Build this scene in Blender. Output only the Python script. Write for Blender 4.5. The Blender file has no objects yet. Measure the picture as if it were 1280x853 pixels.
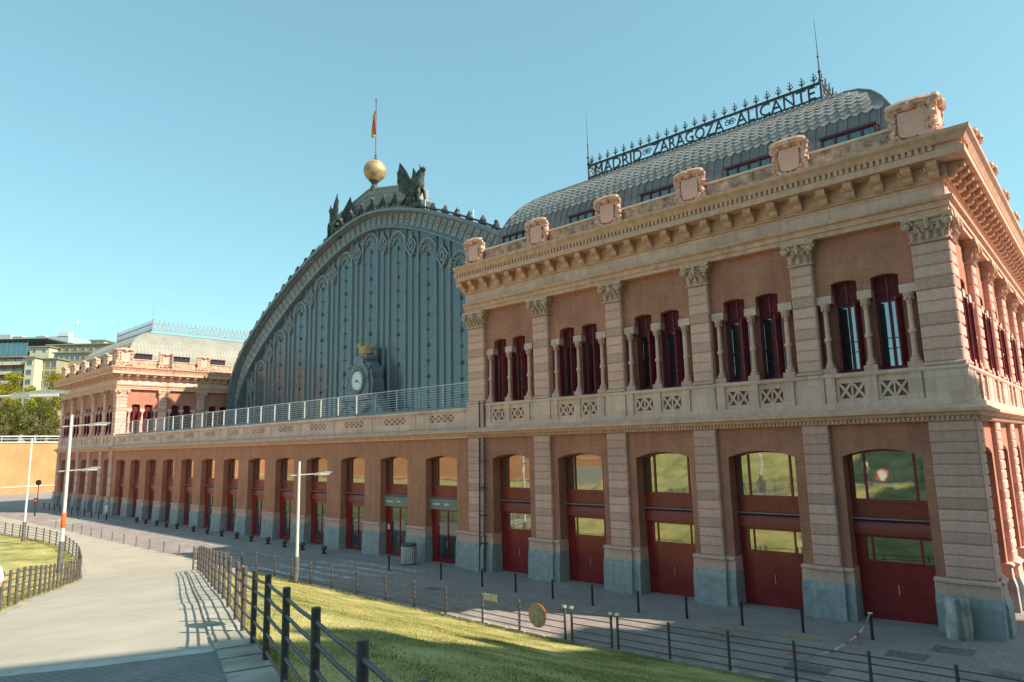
import bpy, bmesh, math, random
from mathutils import Vector, Matrix
random.seed(7)
R = math.radians; PI = math.pi
S = bpy.context.scene; COL = S.collection
# ---------------------------------------------------------------- camera
CAM = Vector((4.2894, -27.4413, 5.2753)); YAW, PIT, ROL, FPX = 0.733, 0.1572, -0.0227, 832.8725
_fw = Vector((-math.sin(YAW)*math.cos(PIT), math.cos(YAW)*math.cos(PIT), math.sin(PIT)))
_rt = Vector((math.cos(YAW), math.sin(YAW), 0)); _up = _rt.cross(_fw)
_r = math.cos(ROL)*_rt + math.sin(ROL)*_up; _u = -math.sin(ROL)*_rt + math.cos(ROL)*_up
cd = bpy.data.cameras.new('camera'); cam = bpy.data.objects.new('camera', cd); COL.objects.link(cam)
cd.sensor_width = 36; cd.lens = 36*FPX/1280; cd.clip_end = 6000; cd.clip_start = .1
cam.matrix_world = Matrix((( _r.x, _u.x, -_fw.x, CAM.x), (_r.y, _u.y, -_fw.y, CAM.y), (_r.z, _u.z, -_fw.z, CAM.z), (0, 0, 0, 1)))
S.camera = cam
def at(u, v, d):            # survey helper: the point seen at photo pixel (u, v) at a measured distance d
    return CAM + (_fw + _r*((u-640)/FPX) - _u*((v-426.5)/FPX))*d
# ---------------------------------------------------------------- object helpers
ORG = {}
def tag(o, label=None, cat=None, group=None, kind=None):
    if label: o['label'] = label
    if cat: o['category'] = cat
    if group: o['group'] = group
    if kind: o['kind'] = kind
    return o
def thing(name, loc, label, cat, group=None):
    o = bpy.data.objects.new(name, None); COL.objects.link(o); o.location = loc; o.empty_display_size = .3
    ORG[o.name] = Vector(loc); return tag(o, label, cat, group)
class Fr:
    """facade frame: s along the wall, d outwards, z up"""
    def __init__(s, O, T, N): s.O = Vector(O); s.T = Vector(T); s.N = Vector(N)
    def __call__(s, a, d, z): return s.O + s.T*a + s.N*d + Vector((0, 0, z))
WF = Fr((0, 0, 0), (1, 0, 0), (0, 1, 0))      # plain x, y, z
class MB:
    def __init__(s): s.v = []; s.f = []
    def add(s, vs, fs):
        n = len(s.v); s.v += [tuple(p) for p in vs]; s.f += [tuple(i+n for i in f) for f in fs]; return s
    def box(s, F, a0, a1, d0, d1, z0, z1):
        P = [F(a, d, z) for z in (z0, z1) for d in (d0, d1) for a in (a0, a1)]
        return s.add(P, [(0, 1, 3, 2), (4, 6, 7, 5), (0, 4, 5, 1), (2, 3, 7, 6), (0, 2, 6, 4), (1, 5, 7, 3)])
    def block(s, F, a0, a1, d0, d1, z0, z1, c):      # chamfered ashlar block
        P = [F(a, d0, z) for z in (z0, z1) for a in (a0, a1)] + [F(a, d1-c, z) for z in (z0, z1) for a in (a0, a1)]
        P += [F(a, d1, z) for z in (z0+c, z1-c) for a in (a0+c, a1-c)]
        return s.add(P, [(0, 1, 3, 2), (0, 4, 5, 1), (2, 3, 7, 6), (0, 2, 6, 4), (1, 5, 7, 3), (4, 8, 9, 5), (6, 7, 11, 10), (4, 6, 10, 8), (5, 9, 11, 7), (8, 10, 11, 9)])
    def prism(s, F, poly, d0, d1):                   # polygon in (s, z) extruded along d
        n = len(poly); P = [F(a, d0, z) for a, z in poly] + [F(a, d1, z) for a, z in poly]
        return s.add(P, [tuple(range(n)), tuple(range(2*n-1, n-1, -1))] + [(i, (i+1) % n, n+(i+1) % n, n+i) for i in range(n)])
    def prof(s, F, poly, a0, a1, m0=0, m1=0):        # profile in (d, z) extruded along s, ends mitred
        n = len(poly); P = [F(a0-m0*d, d, z) for d, z in poly] + [F(a1+m1*d, d, z) for d, z in poly]
        return s.add(P, [tuple(range(n)), tuple(range(2*n-1, n-1, -1))] + [(i, (i+1) % n, n+(i+1) % n, n+i) for i in range(n)])
    def cyl(s, p0, p1, r0, r1=None, n=8, cap=True):
        r1 = r0 if r1 is None else r1; p0 = Vector(p0); p1 = Vector(p1); ax = (p1-p0).normalized()
        x = ax.orthogonal().normalized(); y = ax.cross(x)
        P = [p0+(x*math.cos(t)+y*math.sin(t))*r0 for t in [2*PI*i/n for i in range(n)]] + [p1+(x*math.cos(t)+y*math.sin(t))*r1 for t in [2*PI*i/n for i in range(n)]]
        fs = [(i, (i+1) % n, n+(i+1) % n, n+i) for i in range(n)]
        if cap: fs += [tuple(range(n-1, -1, -1)), tuple(range(n, 2*n))]
        return s.add(P, fs)
    def tube(s, pts, r, n=6):
        pts = [Vector(p) for p in pts]; m = len(pts); P = []; x = None
        for i, p in enumerate(pts):
            t = (pts[min(i+1, m-1)]-pts[max(i-1, 0)]).normalized()
            if x is None: x = t.orthogonal().normalized()
            x = (x - t*x.dot(t)).normalized(); y = t.cross(x); rr = r[i] if isinstance(r, (list, tuple)) else r
            P += [p+(x*math.cos(a)+y*math.sin(a))*rr for a in [2*PI*k/n for k in range(n)]]
        fs = [(i*n+k, i*n+(k+1) % n, (i+1)*n+(k+1) % n, (i+1)*n+k) for i in range(m-1) for k in range(n)]
        return s.add(P, fs+[tuple(range(n-1, -1, -1)), tuple(range((m-1)*n, m*n))])
    def lathe(s, c, pr, n=12, F=None):
        c = Vector(c); P = [c+Vector((r*math.cos(2*PI*k/n), r*math.sin(2*PI*k/n), z)) for r, z in pr for k in range(n)]
        m = len(pr)
        return s.add(P, [(i*n+k, i*n+(k+1) % n, (i+1)*n+(k+1) % n, (i+1)*n+k) for i in range(m-1) for k in range(n)]+[tuple(range(n-1, -1, -1)), tuple(range((m-1)*n, m*n))])
    def ball(s, c, r, nu=8, nv=6, j=0):
        c = Vector(c); r = Vector((r, r, r)) if isinstance(r, (int, float)) else Vector(r)
        P = [c+Vector((0, 0, -r.z))]
        for i in range(1, nv):
            ph = PI*i/nv-PI/2
            for k in range(nu):
                q = 1+random.uniform(-j, j); P.append(c+Vector((r.x*math.cos(ph)*math.cos(2*PI*k/nu)*q, r.y*math.cos(ph)*math.sin(2*PI*k/nu)*q, r.z*math.sin(ph)*q)))
        P.append(c+Vector((0, 0, r.z))); L = len(P)-1
        fs = [(0, 1+(k+1) % nu, 1+k) for k in range(nu)]+[(L, L-nu+k, L-nu+(k+1) % nu) for k in range(nu)]
        fs += [(1+i*nu+k, 1+i*nu+(k+1) % nu, 1+(i+1)*nu+(k+1) % nu, 1+(i+1)*nu+k) for i in range(nv-2) for k in range(nu)]
        return s.add(P, fs)
    def build(s, name, mat, parent=None, smooth=0, recalc=True, local=False):
        me = bpy.data.meshes.new(name); o0 = ORG.get(parent.name, Vector()) if (parent is not None and not local) else Vector()
        me.from_pydata([(x-o0.x, y-o0.y, z-o0.z) for x, y, z in s.v], [], s.f)
        if recalc:
            bm = bmesh.new(); bm.from_mesh(me); bmesh.ops.recalc_face_normals(bm, faces=bm.faces); bm.to_mesh(me); bm.free()
        if smooth:
            me.polygons.foreach_set('use_smooth', [True]*len(me.polygons)); me.set_sharp_from_angle(angle=R(smooth))
        me.materials.append(mat); o = bpy.data.objects.new(name, me); COL.objects.link(o)
        if parent is not None: o.parent = parent; ORG[o.name] = o0
        return o
def copy_tree(o, parent=None):
    c = o.copy(); COL.objects.link(c); c.parent = parent
    for ch in list(o.children): copy_tree(ch, c)
    return c
def arc(cx, cz, r, a0, a1, n): return [(cx+r*math.cos(R(a0+(a1-a0)*i/n)), cz+r*math.sin(R(a0+(a1-a0)*i/n))) for i in range(n+1)]
def interp(x, xs, ys):
    if x <= xs[0]: return ys[0]
    for i in range(1, len(xs)):
        if x <= xs[i]: t = (x-xs[i-1])/(xs[i]-xs[i-1]); return ys[i-1]*(1-t)+ys[i]*t
    return ys[-1]
def skin(name, verts, edges, radii, mat, parent=None, sub=2, root=0):
    me = bpy.data.meshes.new(name+'_skel'); me.from_pydata(verts, edges, []); o = bpy.data.objects.new(name+'_skel', me); COL.objects.link(o)
    o.modifiers.new('s', 'SKIN'); sv = me.skin_vertices[0].data
    for i, r in enumerate(radii):
        sv[i].radius = (r, r) if isinstance(r, (int, float)) else r; sv[i].use_root = (i == root)
    m = o.modifiers.new('u', 'SUBSURF'); m.levels = sub; m.render_levels = sub
    dg = bpy.context.evaluated_depsgraph_get(); dg.update(); nm = bpy.data.meshes.new_from_object(o.evaluated_get(dg)); bpy.data.objects.remove(o)
    nm.name = name; nm.materials.clear(); nm.materials.append(mat); nm.polygons.foreach_set('use_smooth', [True]*len(nm.polygons))
    r = bpy.data.objects.new(name, nm); COL.objects.link(r)
    if parent is not None: r.parent = parent
    return r
def text_mb(body, width, height, extrude):
    c = bpy.data.curves.new('t', 'FONT'); c.body = body; c.size = 1; c.offset = 0; c.extrude = .5; c.resolution_u = 2
    o = bpy.data.objects.new('t', c); COL.objects.link(o); dg = bpy.context.evaluated_depsgraph_get(); dg.update()
    me = bpy.data.meshes.new_from_object(o.evaluated_get(dg)); bpy.data.objects.remove(o); bpy.data.curves.remove(c)
    xs = [v.co.x for v in me.vertices]; ys = [v.co.y for v in me.vertices]; x0, x1, y0, y1 = min(xs), max(xs), min(ys), max(ys)
    P = [((v.co.x-x0)/(x1-x0)*width, v.co.z*extrude*2, (v.co.y-y0)/(y1-y0)*height) for v in me.vertices]
    fs = [tuple(p.vertices) for p in me.polygons]; bpy.data.meshes.remove(me); return P, fs
# ---------------------------------------------------------------- materials
def mat(name, col, rough=.8, metal=0, noise=.12, nscale=3., island=0., bump=0., bscale=30., spec=.3, col2=None, stretch=None, detail=6, streak=0):
    m = bpy.data.materials.new(name); m.use_nodes = True; nt = m.node_tree; N = nt.nodes; L = nt.links
    b = N['Principled BSDF']; b.inputs['Roughness'].default_value = rough; b.inputs['Metallic'].default_value = metal
    b.inputs['Specular IOR Level'].default_value = spec
    geo = N.new('ShaderNodeNewGeometry'); pos = geo.outputs['Position']
    if stretch:
        mp = N.new('ShaderNodeMapping'); mp.inputs['Scale'].default_value = stretch; L.new(pos, mp.inputs['Vector']); pos = mp.outputs[0]
    nz = N.new('ShaderNodeTexNoise'); nz.inputs['Scale'].default_value = nscale; nz.inputs['Detail'].default_value = detail; nz.inputs['Roughness'].default_value = .6; L.new(pos, nz.inputs['Vector'])
    c2 = col2 or tuple(min(1, c*(1+2.2*noise)) for c in col); c1 = tuple(c*(1-1.6*noise) for c in col)
    rp = N.new('ShaderNodeValToRGB'); rp.color_ramp.elements[0].position = .33; rp.color_ramp.elements[1].position = .67
    rp.color_ramp.elements[0].color = (*c1, 1); rp.color_ramp.elements[1].color = (*c2, 1); L.new(nz.outputs['Fac'], rp.inputs['Fac']); out = rp.outputs['Color']
    def mul(out, fac, src):
        mx = N.new('ShaderNodeMix'); mx.data_type = 'RGBA'; mx.blend_type = 'MULTIPLY'; mx.inputs['Factor'].default_value = fac
        L.new(out, mx.inputs['A']); L.new(src, mx.inputs['B']); return mx.outputs['Result']
    if island:
        mr = N.new('ShaderNodeMapRange'); mr.inputs['To Min'].default_value = 1-island; mr.inputs['To Max'].default_value = 1+island*.6
        L.new(geo.outputs['Random Per Island'], mr.inputs['Value']); out = mul(out, 1, mr.outputs['Result'])
    if streak:      # rain staining: vertical streaks
        mp2 = N.new('ShaderNodeMapping'); mp2.inputs['Scale'].default_value = (4, 4, .35); L.new(geo.outputs['Position'], mp2.inputs['Vector'])
        n2 = N.new('ShaderNodeTexNoise'); n2.inputs['Scale'].default_value = 1.; n2.inputs['Detail'].default_value = 5; L.new(mp2.outputs[0], n2.inputs['Vector'])
        m2 = N.new('ShaderNodeMapRange'); m2.inputs['From Min'].default_value = .35; m2.inputs['From Max'].default_value = .6; m2.inputs['To Min'].default_value = 1-streak; L.new(n2.outputs['Fac'], m2.inputs['Value'])
        out = mul(out, 1, m2.outputs['Result'])
    L.new(out, b.inputs['Base Color'])
    if bump:
        n3 = N.new('ShaderNodeTexNoise'); n3.inputs['Scale'].default_value = bscale; n3.inputs['Detail'].default_value = 5; L.new(pos, n3.inputs['Vector'])
        bp = N.new('ShaderNodeBump'); bp.inputs['Strength'].default_value = bump; bp.inputs['Distance'].default_value = .02; L.new(n3.outputs['Fac'], bp.inputs['Height']); L.new(bp.outputs[0], b.inputs['Normal'])
    return m
def brick_mat(name, c1, c2, mortar, bw, rh, ms, axis='wall', vary=.3, rough=.9, bump=.3, squash=False):
    m = mat(name, c1, rough); nt = m.node_tree; N = nt.nodes; L = nt.links; b = N['Principled BSDF']
    geo = N.new('ShaderNodeNewGeometry'); sp = N.new('ShaderNodeSeparateXYZ'); L.new(geo.outputs['Position'], sp.inputs[0]); cb = N.new('ShaderNodeCombineXYZ')
    if axis == 'wall':
        ad = N.new('ShaderNodeMath'); L.new(sp.outputs[0], ad.inputs[0]); L.new(sp.outputs[1], ad.inputs[1]); L.new(ad.outputs[0], cb.inputs[0]); L.new(sp.outputs[2], cb.inputs[1])
    else:
        L.new(sp.outputs[0], cb.inputs[0]); L.new(sp.outputs[1], cb.inputs[1])
    br = N.new('ShaderNodeTexBrick'); br.inputs['Scale'].default_value = 1; br.inputs['Brick Width'].default_value = bw; br.inputs['Row Height'].default_value = rh; br.inputs['Mortar Size'].default_value = ms
    br.inputs['Color1'].default_value = (*c1, 1); br.inputs['Color2'].default_value = (*c2, 1); br.inputs['Mortar'].default_value = (*mortar, 1); L.new(cb.outputs[0], br.inputs['Vector'])
    nz = N.new('ShaderNodeTexNoise'); nz.inputs['Scale'].default_value = .55; nz.inputs['Detail'].default_value = 8; nz.inputs['Roughness'].default_value = .65; L.new(geo.outputs['Position'], nz.inputs['Vector'])
    mr = N.new('ShaderNodeMapRange'); mr.inputs['From Min'].default_value = .3; mr.inputs['From Max'].default_value = .7; mr.inputs['To Min'].default_value = 1-vary; mr.inputs['To Max'].default_value = 1+vary; L.new(nz.outputs['Fac'], mr.inputs['Value'])
    mx = N.new('ShaderNodeMix'); mx.data_type = 'RGBA'; mx.blend_type = 'MULTIPLY'; mx.inputs['Factor'].default_value = 1; L.new(br.outputs['Color'], mx.inputs['A']); L.new(mr.outputs[0], mx.inputs['B']); L.new(mx.outputs['Result'], b.inputs['Base Color'])
    if axis == 'wall':      # rain and soot streaks
        mp2 = N.new('ShaderNodeMapping'); mp2.inputs['Scale'].default_value = (3.2, 3.2, .3); L.new(geo.outputs['Position'], mp2.inputs['Vector'])
        n2 = N.new('ShaderNodeTexNoise'); n2.inputs['Scale'].default_value = 1.; n2.inputs['Detail'].default_value = 6; n2.inputs['Roughness'].default_value = .7; L.new(mp2.outputs[0], n2.inputs['Vector'])
        m2 = N.new('ShaderNodeMapRange'); m2.inputs['From Min'].default_value = .34; m2.inputs['From Max'].default_value = .52; m2.inputs['To Min'].default_value = .82; L.new(n2.outputs['Fac'], m2.inputs['Value'])
        m3 = N.new('ShaderNodeMix'); m3.data_type = 'RGBA'; m3.blend_type = 'MULTIPLY'; m3.inputs['Factor'].default_value = 1; L.new(mx.outputs['Result'], m3.inputs['A']); L.new(m2.outputs[0], m3.inputs['B']); L.new(m3.outputs['Result'], b.inputs['Base Color'])
    if bump:
        bp = N.new('ShaderNodeBump'); bp.invert = True; bp.inputs['Strength'].default_value = bump; bp.inputs['Distance'].default_value = .01; L.new(br.outputs['Fac'], bp.inputs['Height']); L.new(bp.outputs[0], b.inputs['Normal'])
    return m
def glass_mat(name, body, tint, mirror, rough=.03, wav=.0, mx=1.):
    m = bpy.data.materials.new(name); m.use_nodes = True; nt = m.node_tree; N = nt.nodes; L = nt.links; b = N['Principled BSDF']
    b.inputs['Base Color'].default_value = (*body, 1); b.inputs['Roughness'].default_value = .4
    g = N.new('ShaderNodeBsdfGlossy'); g.inputs['Color'].default_value = (*tint, 1); g.inputs['Roughness'].default_value = rough
    lw = N.new('ShaderNodeLayerWeight'); lw.inputs['Blend'].default_value = .35
    mr = N.new('ShaderNodeMapRange'); mr.inputs['To Min'].default_value = mirror; mr.inputs['To Max'].default_value = mx; L.new(lw.outputs['Fresnel'], mr.inputs['Value'])
    ms = N.new('ShaderNodeMixShader'); L.new(mr.outputs[0], ms.inputs[0]); L.new(b.outputs[0], ms.inputs[1]); L.new(g.outputs[0], ms.inputs[2]); L.new(ms.outputs[0], N['Material Output'].inputs[0])
    if wav:
        geo = N.new('ShaderNodeNewGeometry'); nz = N.new('ShaderNodeTexNoise'); nz.inputs['Scale'].default_value = 1.3; L.new(geo.outputs['Position'], nz.inputs['Vector'])
        bp = N.new('ShaderNodeBump'); bp.inputs['Strength'].default_value = wav; bp.inputs['Distance'].default_value = .05; L.new(nz.outputs['Fac'], bp.inputs['Height']); L.new(bp.outputs[0], g.inputs['Normal'])
    return m
M = dict(
 stone=mat('pink_sandstone', (.72, .41, .345), .9, noise=.06, nscale=9, island=.22, bump=.3, bscale=14, streak=.08),
 pale=brick_mat('pale_stone', (.78, .52, .44), (.67, .42, .35), (.52, .33, .27), .95, .49, .007, vary=.13, bump=.2),
 cornice=mat('weathered_cornice_stone', (.71, .41, .30), .9, noise=.08, nscale=3.4, bump=.3, bscale=10, streak=.12),
 parapet=mat('lichened_parapet', (.46, .31, .23), .95, noise=.3, nscale=3.5, bump=.3, bscale=12, streak=.2),
 carved=mat('carved_stone', (.60, .385, .295), .9, noise=.14, nscale=5, bump=.6, bscale=22),
 granite=mat('blue_granite', (.37, .38, .385), .85, noise=.10, nscale=3.6, bump=.3, bscale=25, island=.12, streak=.14),
 course=mat('base_course_stone', (.66, .41, .34), .9, noise=.06, nscale=8, island=.12, bump=.2, bscale=16),
 brick=brick_mat('red_brick', (.51, .205, .14), (.43, .17, .115), (.52, .26, .19), .25, .065, .006, vary=.2),
 brick2=brick_mat('orange_brick', (.56, .225, .14), (.49, .195, .12), (.53, .27, .18), .25, .065, .006, vary=.13),
 reddoor=mat('dark_red_paint', (.26, .02, .022), .22, noise=.1, nscale=2, spec=.6),
 redframe=mat('red_frame_paint', (.26, .03, .024), .35, noise=.12, nscale=3, spec=.5),
 dframe=mat('dark_window_frame', (.085, .035, .045), .5),
 maroon=mat('maroon_shutter_paint', (.20, .03, .042), .5, noise=.18, nscale=5),
 iron=mat('blue_grey_iron', (.20, .22, .24), .5, noise=.10, nscale=1.4, streak=.10, spec=.4),
 ironl=mat('pale_blue_iron', (.32, .34, .36), .5, noise=.10, nscale=2, streak=.12, spec=.4),
 irond=mat('dark_cast_iron', (.055, .06, .065), .5, noise=.2, nscale=5),
 zinc=mat('zinc_scales', (.32, .30, .285), .5, noise=.06, nscale=2, island=.09, spec=.5, streak=.12),
 zincd=mat('zinc_sheet', (.28, .27, .235), .55, noise=.06, nscale=.6, streak=.05),
 bronze=mat('verdigris_bronze', (.045, .05, .045), .55, metal=.3, noise=.3, nscale=3, col2=(.11, .125, .10)),
 gold=mat('dull_brass_ball', (.42, .29, .15), .5, metal=.35, noise=.2, nscale=2),
 crown=mat('faded_gilt', (.52, .36, .17), .6, noise=.15, nscale=6),
 white=mat('white_paint', (.78, .77, .74), .5, noise=.04),
 galv=mat('galvanised_steel', (.55, .56, .56), .4, metal=.5, noise=.1, nscale=5),
 lamp=mat('grey_lamp_paint', (.60, .61, .60), .4, noise=.05, nscale=3),
 lampbase=mat('dark_lamp_base', (.10, .10, .095), .6, noise=.15),
 fence=mat('brown_grey_fence_paint', (.10, .085, .085), .55, noise=.15, nscale=9, spec=.4),
 boll=mat('black_bollard_paint', (.035, .033, .036), .5, noise=.2, nscale=9),
 orange=mat('orange_render', (.58, .26, .12), .92, noise=.07, nscale=.5, streak=.06),
 wood=mat('bark', (.16, .12, .09), .95, noise=.25, nscale=6, bump=.5),
 sign=mat('grey_green_sign', (.24, .25, .22), .5, noise=.06),
 tred=mat('signal_red', (.65, .07, .03), .45, noise=.04),
 torange=mat('reflective_orange', (.78, .16, .04), .5, noise=.05),
 zincf=mat('shaded_zinc_foot', (.22, .205, .21), .5, noise=.1, nscale=2, island=.15),  # darker than the scales: shade on the roof foot put into the colour
 backmetal=mat('sign_back_metal', (.24, .22, .17), .5, noise=.15, nscale=5),
 glass=glass_mat('window_glass', (.02, .03, .035), (.92, .93, .86), .42, wav=.05),
 dglass=glass_mat('dark_glass', (.015, .02, .025), (.75, .85, .9), .10, wav=.05),
 hglass=glass_mat('hall_glass', (.085, .10, .11), (.72, .86, .9), .05, .16, wav=.1, mx=.22),
)
SKYTINT = (.50, .77, .71, 1); SKYS = .15; SUNS = 2.3; EXPO = 1.83
# ================================================================ station pavilions
Z1, ZM, ZG = 5.83, .54, -.03         # string course underside, base moulding, granite top
def gz(x): return interp(x, [-110, -12, -6, 0, 30], [-1.5, -1.5, -1.36, -1.2, -1.1])
def volute(mb, F, s, d, z, r, w=.1):
    pts = []
    for i in range(15):
        a = i*.62; rr = r*(1-i/17.); pts.append(F(s+rr*math.cos(a), d, z+rr*math.sin(a)))
    mb.tube(pts, w*r, 4)
def capital(F, a, b, d, z0, z1, hi=True):
    mb = MB(); w = b-a; h = z1-z0; c = (a+b)/2
    mb.prof(F, [(-.3, z0), (d+.06, z0), (d+.10, z0+.05), (d+.05, z0+.1), (-.3, z0+.1)], a-.06, b+.06)      # astragal
    for k in range(6):       # bell, swelling outwards
        t0, t1 = k/6, (k+1)/6; e = .14*t1**2
        mb.box(F, a-e, b+e, -.3, d+.01+e, z0+.1+(h-.28)*t0, z0+.1+(h-.28)*t1)
    mb.prof(F, [(-.3, z1-.18), (d+.16, z1-.18), (d+.24, z1-.12), (d+.24, z1), (-.3, z1)], a-.2, b+.2)      # abacus
    for sg in (-1, 1):
        sx = c+sg*(w/2+.03)
        mb.ball(F(sx, d+.17, z1-.33), .15, 8, 6); volute(mb, F, sx, d+.26, z1-.33, .2, .2)
    if hi:
        n = max(3, int(w/.24))
        for i in range(n):
            s0 = a+(i+.5)*w/n
            for zz, dd in ((z0+.12, .03), (z0+.12+h*.28, .06)):
                q = s0+(.12 if zz > z0+.2 else 0)
                if q > b: continue
                mb.tube([F(q, d+dd, zz), F(q, d+dd+.05, zz+h*.14), F(q, d+dd+.13, zz+h*.25), F(q, d+dd+.17, zz+h*.22)], [.07, .08, .05, .03], 5)
        mb.tube([F(c, d+.2, z1-.5), F(c, d+.22, z1-.3), F(c, d+.26, z1-.12)], [.07, .11, .07], 6)
        for q in (-.2, .2): mb.tube([F(c+q*w, d+.1, z0+.3), F(c+q*w*1.3, d+.14, z0+.55), F(c+q*w*.6, d+.2, z1-.35)], [.03, .035, .03], 5)
    return mb
def pilaster(par, F, a, b, z0, z1, d, n, cap=None, hi=True, c=.05):
    mb = MB(); h = (z1-z0)/n
    for i in range(n): mb.block(F, a, b, -.3, d+(.004 if i % 2 else 0), z0+i*h+.006, z0+(i+1)*h-.006, c)
    mb.box(F, a+.05, b-.05, -.3, d-.055, z0, z1); p = mb.build('pilaster', M['stone'], par)
    if cap: capital(F, a, b, d, z1, cap, hi).build('capital', M['carved'], p, 40)
    return p
def shield(par, F, s, z, d, k=1., name='stone_cartouche'):
    mb = MB(); rnd = random.Random(int(abs(s*77)+z))
    plate = [(-.4, .0), (-.43, .5), (-.42, .9), (.42, .9), (.43, .5), (.4, 0), (.32, -.09), (0, -.15), (-.32, -.09)]
    pt = MB(); pt.prism(F, [(s+x*k, z+(.55+y)*k) for x, y in plate], d-.1, d+.22*k)
    mb.prism(F, [(s+x*k*1.22, z+(.55+y*1.06)*k) for x, y in plate], d-.35*k, d+.1*k)
    mb.box(F, s-.6*k, s+.6*k, d-.4*k, d+.05*k, z-.05, z+.5*k)
    top = [F(s+k*.74*math.cos(a), d+.25*k, z+k*(1.6+.15*math.sin(a))) for a in [PI*i/8 for i in range(9)]]
    mb.tube(top, [.1*k]+[.15*k]*7+[.1*k], 6)
    mb.prism(F, [(s+k*.62*math.cos(a), z+k*(1.5+.22*math.sin(a))) for a in [PI*i/8 for i in range(9)]], d-.3*k, d+.2*k)
    mb.ball(F(s, d+.28*k, z+1.62*k), (.2*k, .2*k, .17*k), 7, 5, .2)
    for sg in (-1, 1):
        mb.ball(F(s+sg*.66*k, d+.12*k, z+1.48*k), .17*k, 7, 5, .2); volute(mb, F, s+sg*.62*k, d+.2*k, z+1.45*k, .2*k, .4)
        side = [F(s+sg*k*x, d+.1*k, z+k*y) for x, y in ((.6, 1.3), (.68, 1.1), (.56, .9), (.66, .7), (.6, .5), (.68, .32), (.8, .08))]
        mb.tube(side, [.09*k, .13*k, .1*k, .14*k, .1*k, .13*k, .12*k], 6)
        for i in range(13): mb.ball(F(s+sg*k*rnd.uniform(.5, .8), d+.15*k, z+k*rnd.uniform(.25, 1.35)), k*rnd.uniform(.06, .12), 6, 4, .3)
    for i in range(9): mb.ball(F(s+k*rnd.uniform(-.55, .55), d+.18*k, z+k*rnd.uniform(.0, .3)), k*rnd.uniform(.08, .15), 6, 4, .3)
    for i in range(13):      # garland under the plate
        a = PI+PI*i/12; mb.ball(F(s+k*.5*math.cos(a), d+.2*k, z+k*(.52+.3*math.sin(a))), k*rnd.uniform(.08, .13), 6, 4, .3)
    o = mb.build(name, M['carved'], par, 35); pt.build('plate', M['course'], o); return o
def arch_poly(a, b, zs, rise, ztop, n=8):      # header above a segmental opening
    w = b-a; r = (w*w/4+rise*rise)/(2*rise); cz = zs+rise-r; c = (a+b)/2; h = math.asin(w/2/r)
    pts = [(c+r*math.sin(-h+2*h*i/n), cz+r*math.cos(-h+2*h*i/n)) for i in range(n+1)]
    return pts+[(b, ztop), (a, ztop)]
def wall_open(mb, F, s0, s1, z0, z1, ops, d0, d1):
    """ops: (a, b, zb, zs, rise), sorted"""
    cur = s0
    for a, b, zb, zs, rise in ops:
        if a > cur+.001: mb.box(F, cur, a, d0, d1, z0, z1)
        mb.prism(F, arch_poly(a, b, zs, rise, z1), d0, d1)
        if zb > z0+.001: mb.box(F, a, b, d0, d1, z0, zb)
        cur = b
    if s1 > cur+.001: mb.box(F, cur, s1, d0, d1, z0, z1)
def xpanels(mbd, mb, F, c, n, z0, z1, d, pw):    # pierced X tracery: dark sheet painted as the hollow's shade + bars in front
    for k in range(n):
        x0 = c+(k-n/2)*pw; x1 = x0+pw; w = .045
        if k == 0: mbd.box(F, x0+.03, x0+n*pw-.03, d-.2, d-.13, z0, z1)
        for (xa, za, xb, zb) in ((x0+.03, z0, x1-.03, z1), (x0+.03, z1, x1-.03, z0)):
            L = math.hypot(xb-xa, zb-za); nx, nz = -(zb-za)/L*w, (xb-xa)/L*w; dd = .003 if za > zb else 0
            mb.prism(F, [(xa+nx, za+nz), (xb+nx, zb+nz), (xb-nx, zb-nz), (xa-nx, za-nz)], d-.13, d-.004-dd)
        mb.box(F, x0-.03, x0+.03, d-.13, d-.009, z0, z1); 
    mb.box(F, c+n/2*pw-.03, c+n/2*pw+.03, d-.13, d-.009, z0, z1)
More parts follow.
